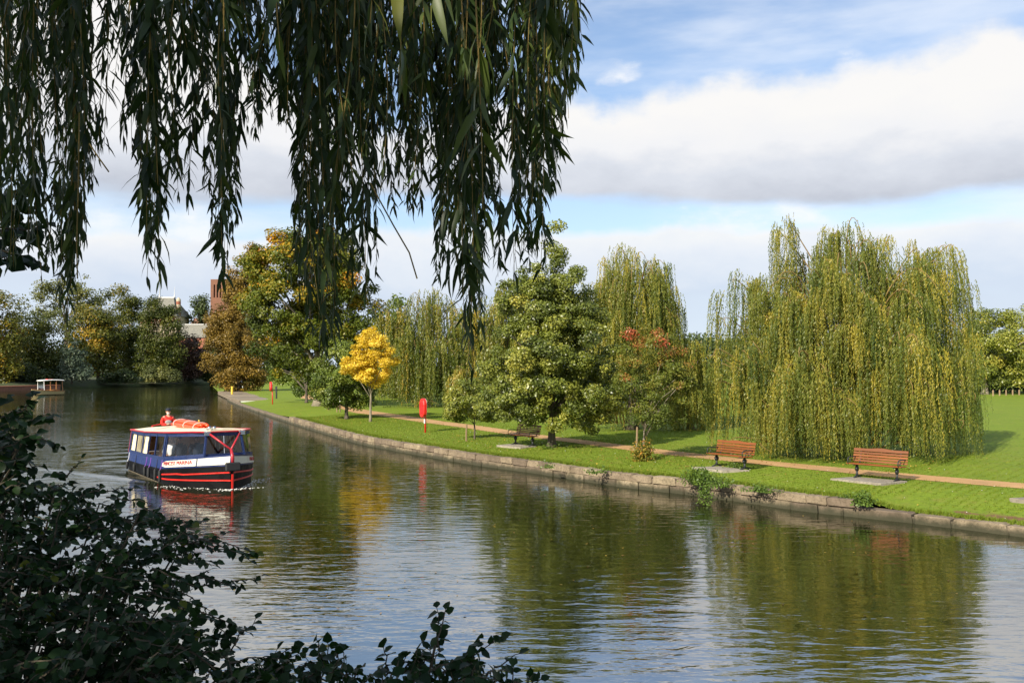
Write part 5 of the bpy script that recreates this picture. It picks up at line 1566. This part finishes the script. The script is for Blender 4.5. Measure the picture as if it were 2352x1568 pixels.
# ------------------------------------------------------------------ plants at the wall
def clump(name, label, px, spread, hgt, n, lsize, mat, stems=8, group=None, droop=0.0):
    b = LG(*px); t = thing(name, label, 'plant', b, 0, group)
    m = MB(); P_, A_, T_ = [], [], []
    for k in range(stems):
        a = random.uniform(0, 6.28); r = spread * random.uniform(.1, 1); e = Vector((math.cos(a) * r, math.sin(a) * r * .7, hgt * random.uniform(.5, 1) * (1 - .4 * (r / spread) ** 2)))
        s0 = Vector((e.x * .55, e.y * .55, -.03)); m.tube([s0, s0.lerp(e, .5) + Vector((0, 0, .04)), e], [.010, .008, .004], 4)
        for q in range(max(4, n // stems)):
            u = random.uniform(.15, 1); c = s0.lerp(e, u) + Vector([random.gauss(0, .05 + lsize * .5) for _ in range(3)])
            c.z = max(c.z, .02) - (droop * abs(random.gauss(0, .3)) if droop else 0)
            P_.append(c); T_.append(random.gauss(.45, .2))
    p = np.array([tuple(q) for q in P_]); k = len(p)
    nr = unit(rng.normal(0, .6, (k, 3)) + np.array((0, -.3, .8))); ax = np.cross(nr, unit(rng.normal(0, 1, (k, 3)))); ax[:, 2] -= .3
    ls = lsize * rng.uniform(.7, 1.3, k)
    v, f, tt = leaf_quads(p, ax, nr, ls, ls * .6, np.clip(T_, 0, 1))
    link('foliage', np_mesh('foliage', v, f, M[mat], tt), t); m.build('stems', M['nettle'], t, kind='stuff')


def build_wall_plants():
    G_ = 'weeds along the river wall'
    clump('nettle_clump', 'leafy green nettle clump spilling over the wall below the middle bench', (1608, 1108), .62, .55, 1100, .085, 'nettle', 34, G_, .1)
    clump('nettle_clump', 'low green weeds on the bank just right of the nettles', (1655, 1116), .45, .28, 420, .08, 'nettle', 16, G_)
    clump('nettle_clump', 'trailing green weeds hanging down the wall face', (1622, 1122), .22, .12, 380, .075, 'nettle', 12, G_, 1.1)
    clump('nettle_clump', 'flat patch of darker weeds midway between the two sunny benches', (1745, 1127), .75, .13, 460, .07, 'nettle', 22, G_)
    clump('nettle_clump', 'bright green weed at the end of the upper wall course', (1986, 1158), .30, .34, 380, .085, 'nettle', 18, G_)
    clump('nettle_clump', 'tiny weed on top of the wall left of the wall end', (1942, 1143), .14, .14, 70, .06, 'nettle', 6, G_)
    clump('nettle_clump', 'small dark weed on the wall below the conical tree', (1256, 1073), .22, .14, 110, .08, 'nettle', 8, G_)
    clump('nettle_clump', 'thin line of weeds at the wall below the maple', (1370, 1085), .6, .10, 150, .08, 'nettle', 12, G_)
    clump('tree_sprouts', 'bushy orange and green sprouts round the foot of the maple', (1479, 1058), .52, .95, 900, .10, 'sprout', 30)
    clump('nettle_clump', 'weeds beneath the bench right of the maple', (1688, 1076), .28, .26, 140, .07, 'nettle', 10, G_)
    clump('nettle_clump', 'little weeds round the trunk foot of the conical tree', (1262, 1030), .5, .16, 160, .07, 'nettle', 14, G_)


# ------------------------------------------------------------------ foreground: willow overhead, shrubs on the near bank
def leaf_parts(parent, p, ax, nr, L, Wd, tn, mat, prof, nparts=300, fold=.25, curl=.18, name='leaf'):
    """the leaves that show largest become objects, the rest one mesh"""
    x, y, dep = to_px(p)
    x2, y2, _ = to_px(p + unit(ax) * L[:, None])
    vis_ = (dep > .5) & (x > 10) & (x < 2340) & (y > 10) & (y < 1558)
    size = np.hypot(x2 - x, y2 - y) * vis_ * (F * Wd / np.maximum(dep, .3))
    # a leaf buried under many nearer ones does not count as showing
    gx, gy = (np.clip(x, 0, 2351) / 14).astype(int), (np.clip(y, 0, 1567) / 14).astype(int)
    order = np.argsort(dep); cover = np.zeros((170, 114)); ok = np.zeros(len(p), bool)
    for i in order:
        if not vis_[i]: continue
        if cover[gx[i], gy[i]] < 2: ok[i] = True
        cover[gx[i], gy[i]] += 1
    size = size * ok
    big = np.argsort(-size)[:nparts]; big = big[size[big] > 0]
    rest = np.ones(len(p), bool); rest[big] = False
    o = np.array(parent.location)
    v, f, tt = leaf_full((p - o)[rest], ax[rest], nr[rest], L[rest], Wd[rest], tn[rest], prof, fold, curl)
    link('foliage', np_mesh('foliage', v, f, mat, tt), parent, kind='stuff')
    # a few shared leaf meshes of unit length
    base = []
    for k in range(6):
        z = np.zeros((1, 3)); tk = np.array([np.quantile(tn[big], (k + .5) / 6)])
        v, f, tt = leaf_full(z, np.array([(0, 1., 0)]), np.array([(0, 0, 1.)]), np.ones(1), np.array([np.median(Wd / L)]), tk, prof, fold, curl * rng.uniform(.5, 1.6))
        base.append(np_mesh('leaf', v, f, mat, tt))
    rank = np.argsort(np.argsort(tn[big]))
    axu = unit(ax); su = unit(np.cross(nr, axu)); nu = np.cross(axu, su)
    for j, i in enumerate(big):
        me = base[min(5, int(rank[j] * 6 / len(big)))]
        ob = bpy.data.objects.new(name, me); COL.objects.link(ob); ob.parent = parent
        m = Matrix(((-su[i][0], axu[i][0], nu[i][0]), (-su[i][1], axu[i][1], nu[i][1]), (-su[i][2], axu[i][2], nu[i][2]))).to_4x4()
        q = p[i] - o
        ob.matrix_local = Matrix.Translation(tuple(float(s) for s in q)) @ m @ Matrix.Scale(float(L[i]), 4)


def shade_mass(n, lo, hi, mat, parent, ls=.42, edge=None):
    """leaf clumps of a crown that stands above and behind the camera"""
    o = np.array(parent.location)
    c = rng.uniform(lo, hi, (n // 60, 3))
    i = rng.integers(0, len(c), n)
    p = c[i] + rng.normal(0, .55, (n, 3))
    q = np.array((0, 0, CAMZ)); d = p - q
    # leave the view free
    x, y, dep = to_px(p)
    free = ~((dep > 0) & (x > -300) & (x < 2700) & (y > -120))
    p = p[free]; k = len(p)
    nr = unit(rng.normal(0, 1, (k, 3)) + np.array((-.3, -.5, .6))); ax = np.cross(nr, unit(rng.normal(0, 1, (k, 3))))
    v, f, tt = leaf_quads(p - o, ax, nr, ls * rng.uniform(.6, 1.2, k), ls * .6 * rng.uniform(.6, 1.2, k), np.clip(rng.normal(.4, .2, k), 0, 1))
    link('crown', np_mesh('crown', v, f, mat, tt), parent, kind='stuff')


WPROF = np.array([(-80, 640), (0, 610), (60, 620), (110, 650), (140, 735), (165, 720), (182, 560), (205, 430), (250, 370), (300, 330), (335, 610), (358, 648), (378, 520), (395, 420), (440, 500), (480, 470),
                  (510, 640), (528, 560), (545, 430), (585, 320), (640, 285), (675, 320), (690, 520), (705, 700), (730, 810), (752, 790), (775, 690), (800, 660), (835, 690), (850, 470), (890, 500),
                  (940, 500), (965, 480), (1000, 510), (1020, 660), (1045, 600), (1075, 800), (1090, 860), (1105, 700), (1125, 640), (1180, 630), (1215, 600), (1240, 620), (1262, 470), (1280, 300), (1300, 200), (1325, 130), (1345, 20)])


def build_near_willow():
    t = thing('weeping_willow', 'dark hanging branches of the willow overhead, filling the upper left', 'weeping willow', (-4.6, -2.6, 2.3))
    o = np.array(t.location)
    tr, tip = trunk_mesh(5.0, .42)
    for k in range(9):
        a = k * .75; e = Vector((math.cos(a) * 4.2 + 1.2, math.sin(a) * 3.6 + 1.6, 6.6 + .8 * math.sin(k * 2.1)))
        s0 = Vector((0, 0, 4.6)); tr.tube([s0, s0.lerp(e, .5) + Vector((0, 0, .8)), e], [.22, .13, .05], 7)
    tr.build('trunk', M['bark'], t, True)
    shade_mass(8000, (-13, -7.5, 7.0), (1.0, 1.2, 13.0), M['willow_near'], t)  # unseen crown foliage, placed to keep sun off the near strands and shrubs
    P_, A_, N_, L_, W_, T_ = [], [], [], [], [], []
    stems = MB()
    def strand(x, ye, Y, ytop, lsz, dens, sway, bend=0.0, tbase=.35, stemw=.0022):
        top = P(x + rng.normal(0, 15) - bend * .4, ytop, Y); end = P(x + bend * .6, ye, Y + rng.normal(0, .05))
        L = np.linalg.norm(top - end); m = max(5, int(L / .06)); u = np.linspace(0, 1, m)
        ph, ph2 = rng.uniform(0, 6.28, 2)
        base = top[None] * (1 - u[:, None]) + end[None] * u[:, None]
        amp = sway * np.sqrt(u) * (1 - .2 * u)
        base[:, 0] += amp * np.sin(u * L * 2.6 + ph); base[:, 1] += amp * np.cos(u * L * 2.1 + ph2)
        stems.tube(base - o, np.linspace(stemw * 1.6, stemw * .5, m), 3, False)
        nl = int(L / dens); s = np.sort(rng.random(nl)) * .995 + .005
        q = np.stack([np.interp(s, u, base[:, k]) for k in range(3)], 1)
        dn = np.stack([np.gradient(base[:, k]) for k in range(3)], 1); dn = unit(dn)
        dq = np.stack([np.interp(s, u, dn[:, k]) for k in range(3)], 1)
        ang = (np.arange(nl) % 2) * math.pi + rng.normal(0, .8, nl) + rng.uniform(0, 6.28)
        out_ = np.stack([np.cos(ang), np.sin(ang), rng.normal(.0, .25, nl)], 1)
        spl = rng.uniform(.2, 1.0, nl)[:, None]
        ax = dq * (1 - spl * .4) + out_ * spl + np.array((0, 0, -.25))
        P_.append(q); A_.append(ax); N_.append(out_ + rng.normal(0, .5, (nl, 3)) + np.array((0, 0, .4)))
        ln = lsz * rng.uniform(.65, 1.4, nl) * (1 - .4 * np.clip((s - .8) / .2, 0, 1))
        L_.append(ln); W_.append(ln * rng.uniform(.13, .20, nl)); T_.append(np.clip(rng.normal(tbase, .17, nl), 0, 1))
    # dense curtain; many strands end short, a few reach the full length
    n = 560
    xs = np.concatenate([rng.uniform(-60, 190, 82), rng.uniform(190, 600, 36), rng.uniform(590, 860, 72), rng.uniform(850, 1275, 108)])
    for i, x in enumerate(xs):
        pe = np.interp(x, WPROF[:, 0], WPROF[:, 1])
        top_short = 210 if x > 560 else 150
        ye = max(60, top_short + (pe - top_short) * rng.random() ** 1.15) - abs(rng.normal(0, 14))
        Y = rng.uniform(3.1, 5.8)
        if x < 190: Y = rng.uniform(4.2, 7.0)
        strand(x, ye, Y, rng.uniform(-420, -150), rng.uniform(.066, .108), .031, .08, rng.normal(0, 26), (.30 if x < 560 else .48) + rng.normal(0, .06))  # lighter tint towards the right stands in for more light there
    # upper fringe, short strands closing the top
    for i in range(70):
        x = rng.uniform(-60, 1285); pe = np.interp(x, WPROF[:, 0], WPROF[:, 1])
        lim = 330 if x < 200 else (130 if x < 590 else 300)
        strand(x, min(rng.uniform(70, lim), pe), rng.uniform(3.2, 6.0), rng.uniform(-380, -140), rng.uniform(.08, .12), .024, .05, rng.normal(0, 25), .30)
    # tails that make the outline
    for x, pe in WPROF[1:-1]:
        for k in range(3 if pe > 560 else 2):
            strand(x + rng.normal(0, 7), pe - k * 28 - abs(rng.normal(0, 12)), rng.uniform(3.4, 4.8), -200, .10, .024, .03, rng.normal(0, 10), .36)
    for x, y in ((355, 648), (345, 560), (735, 815), (715, 700), (1085, 860), (1072, 760), (510, 640), (520, 600), (830, 690), (1028, 655), (1180, 630), (1235, 615)):
        strand(x, y, 3.3, -220, .125, .030, .02, rng.normal(0, 6), .34)
    # large near leaves and a right-end spray, sunlight put into its lighter tint
    for x, y in ((870, 60), (1035, 110), (905, 200), (650, 120), (1010, 40), (1100, 480)):
        strand(x, y, 2.1, -260, .13, .06, .02, rng.normal(0, 20), .75)
    for k in range(9):
        x = 1255 + k * 7; strand(x, 290 - abs(k - 3) * 26 + rng.normal(0, 12), rng.uniform(3.3, 3.9), -200, .115, .028, .03, 18, .88)
    p, ax, nr = np.concatenate(P_), np.concatenate(A_), np.concatenate(N_)
    L, Wd, tn = np.concatenate(L_), np.concatenate(W_), np.concatenate(T_)
    x, y, _ = to_px(p); keep = y > -260
    p, ax, nr, L, Wd, tn = p[keep], ax[keep], nr[keep], L[keep], Wd[keep], tn[keep]
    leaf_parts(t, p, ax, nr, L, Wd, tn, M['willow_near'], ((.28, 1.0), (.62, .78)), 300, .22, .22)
    # bare trailing twigs
    for pts in ([(850, 420), (905, 520), (940, 580), (958, 640)], [(205, 330), (225, 360), (250, 395)], [(182, 260), (180, 420), (176, 560), (178, 640)], [(690, -10), (705, 60), (720, 150), (745, 180)]):
        stems.tube([P(a, b, 3.4) - o for a, b in pts], .0028, 4, False)
    stems.build('twigs', M['willow_twig'], t, kind='stuff')
    return len(p)


def spray_set(name, label, cat, root, sprays, lsz, mat, prof, ratio, group=None, fold=.25, curl=.2):
    """shrub made of leafy sprays: each (x, y, Y, dx, dy, length)"""
    t = thing(name, label, cat, root, 0, group); o = np.array(root, float)
    st = MB(); P_, A_, N_, L_, T_ = [], [], [], [], []
    for (x, y, Y, dx, dy, ln) in sprays:
        a = P(x, y, Y); b = P(x + dx, y + dy, Y + rng.normal(0, .25)); d = unit((b - a)[None])[0]
        m = 6; u = np.linspace(0, 1, m); sag = rng.uniform(-.1, .12)
        c = a + d[None] * (u * ln)[:, None]; c[:, 2] -= sag * ln * u ** 2; c += rng.normal(0, .006, (m, 3))
        st.tube(c - o, np.linspace(.005, .0016, m), 3, False)
        if rng.random() < .16:
            mid = (a + o) / 2 + np.array((0, 0, .12)) * rng.random(); st.tube([o - o, mid - o, a - o], [.014, .009, .005], 4, False)
        nl = max(5, int(ln / (lsz * .42))); s = (np.arange(nl) + .5 + rng.normal(0, .2, nl)) / nl; s = np.clip(s, 0, 1)
        q = np.stack([np.interp(s, u, c[:, k]) for k in range(3)], 1)
        sgn = np.where(np.arange(nl) % 2, 1, -1)[:, None]
        upv = np.array((0, -.25, 1.0)) + rng.normal(0, .35, 3); sdv = unit(np.cross(d, upv)[None])[0]
        ax = d * rng.uniform(.2, .8, (nl, 1)) + sgn * sdv * rng.uniform(.5, 1, (nl, 1)) + rng.normal(0, .25, (nl, 3)) + np.array((0, 0, -.25))
        ax[-1] = d
        P_.append(q); A_.append(ax); N_.append(unit(upv[None]) + rng.normal(0, .45, (nl, 3)))
        L_.append(lsz * rng.uniform(.65, 1.25, nl)); T_.append(np.clip(rng.normal(.42, .2, nl) + (rng.random(nl) < .012) * .6, 0, 1))
    p, ax, nr, L, tn = [np.concatenate(q) for q in (P_, A_, N_, L_, T_)]
    leaf_parts(t, p, ax, nr, L, L * ratio * rng.uniform(.85, 1.15, len(L)), tn, M[mat], prof, 300, fold, curl)
    st.build('stems', M['dark_twig'], t)


def in_poly(x, y, poly):
    c = False; j = len(poly) - 1
    for i in range(len(poly)):
        xi, yi = poly[i]; xj, yj = poly[j]
        if (yi > y) != (yj > y) and x < (xj - xi) * (y - yi) / (yj - yi) + xi: c = not c
        j = i
    return c


def build_near_shrubs():
    # sycamore sapling at the left edge
    poly = [(-90, 930), (40, 955), (110, 930), (130, 965), (95, 1000), (100, 1050), (70, 1090), (90, 1150), (-90, 1170)]
    sp = []
    while len(sp) < 130:
        x, y = rng.uniform(-90, 140), rng.uniform(925, 1170)
        if in_poly(x, y, poly): sp.append((x - 45, y, rng.uniform(4.6, 5.6), 60 + rng.normal(0, 25), rng.normal(-5, 35), rng.uniform(.10, .20)))
    sp += [(70, 965, 4.8, 80, -10, .24), (100, 955, 4.8, 50, 12, .16), (60, 1000, 4.9, 70, 25, .20), (50, 1060, 4.8, 60, 20, .2), (125, 1090, 4.5, 40, -15, .08)]
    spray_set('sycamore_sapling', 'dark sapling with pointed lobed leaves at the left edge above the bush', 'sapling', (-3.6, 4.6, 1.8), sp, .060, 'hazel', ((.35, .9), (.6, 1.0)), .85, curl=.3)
    # the big dark bush
    poly = [(-90, 1090), (60, 1110), (150, 1100), (250, 1128), (300, 1160), (360, 1165), (420, 1200), (500, 1232), (470, 1285), (430, 1300), (470, 1335), (420, 1375), (400, 1395), (430, 1430), (500, 1470), (560, 1500), (640, 1530), (700, 1640), (-90, 1640)]
    sp = []
    while len(sp) < 900:
        x, y = rng.uniform(-90, 700), rng.uniform(1090, 1640)
        if not in_poly(x, y, poly): continue
        Y = np.interp(y, [1090, 1600], [5.6, 3.6]) + rng.uniform(-.7, .7)
        l_ = rng.uniform(.12, .30); sp.append((x - l_ * 360 * .75, y, Y, 60 + rng.normal(0, 30), rng.normal(0, 35), l_))
    for (x, y, dx, dy, l) in ((420, 1225, 140, 30, .40), (430, 1245, 130, 30, .36), (470, 1240, 100, 34, .28), (430, 1345, 140, -8, .40), (450, 1325, 120, 14, .34), (390, 1385, 130, 40, .36), (400, 1430, 100, 30, .34), (430, 1390, 120, 60, .36),
                              (500, 1430, 40, 60, .2), (520, 1480, 40, -60, .2), (330, 1165, 60, 30, .2), (220, 1125, 60, -6, .2), (150, 1100, 30, -40, .14), (320, 1180, 100, 30, .3), (250, 1140, 90, 6, .25)):
        sp.append((x, y, 4.6, dx, dy, l))
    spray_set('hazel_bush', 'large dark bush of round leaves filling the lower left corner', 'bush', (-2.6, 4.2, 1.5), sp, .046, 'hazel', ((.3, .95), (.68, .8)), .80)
    # leafy shoots along the bottom edge
    poly = [(560, 1540), (640, 1510), (720, 1520), (790, 1500), (840, 1530), (900, 1540), (960, 1500), (1010, 1505), (1080, 1480), (1140, 1500), (1180, 1530), (1250, 1560), (1290, 1640), (560, 1640)]
    sp = []
    while len(sp) < 210:
        x, y = rng.uniform(560, 1290), rng.uniform(1475, 1640)
        if in_poly(x, y, poly): sp.append((x - 10, y + 28, rng.uniform(3.2, 4.2), rng.normal(20, 45), -40 + rng.normal(0, 30), rng.uniform(.08, .2)))
    for (x, y, dx, dy, l) in ((745, 1520, -25, -90, .20), (770, 1510, 10, -60, .14), (890, 1550, -10, -90, .16), (930, 1540, 10, -80, .14), (1010, 1500, -5, -120, .24), (1000, 1480, 25, -90, .18), (1060, 1510, 70, -75, .22), (1050, 1530, 90, -60, .24),
                              (1120, 1545, 90, -10, .2), (1180, 1570, 80, 10, .18), (680, 1540, 40, -30, .14), (960, 1520, 30, -60, .16)):
        sp.append((x, y, 3.5, dx, dy, l))
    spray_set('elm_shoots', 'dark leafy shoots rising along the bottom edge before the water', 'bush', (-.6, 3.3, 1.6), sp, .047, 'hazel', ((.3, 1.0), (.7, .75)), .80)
    # lobed leaves of another tree coming in at upper left
    sp = []
    for k in range(46):
        x, y = rng.uniform(-90, 75), rng.uniform(430, 590)
        sp.append((x, y, rng.uniform(4.4, 5.4), 40 + rng.normal(0, 25), rng.normal(10, 30), rng.uniform(.1, .2)))
    spray_set('sycamore_branch', 'dark lobed leaves of a branch reaching in at the left edge below the willow', 'branch', (-3.8, 4.6, 5.0), sp, .085, 'hazel', ((.35, .9), (.6, 1.0)), .9, curl=.3)


build_ground()
build_water()
build_wall()
build_trees()
build_buildings()
build_benches()
build_grass()
build_furniture()
swan('white swan on the far water near the left bank', (*G(288, 887)[:2], 0), R(170), 1.4)
_p = LG(556, 893); swan('white swan resting on the grass by the landing stage', tuple(_p), R(200), 1.2)
build_boat()
build_yellow_boat()
build_wall_plants()
build_near_willow()
build_near_shrubs()
bpy.context.view_layer.update()
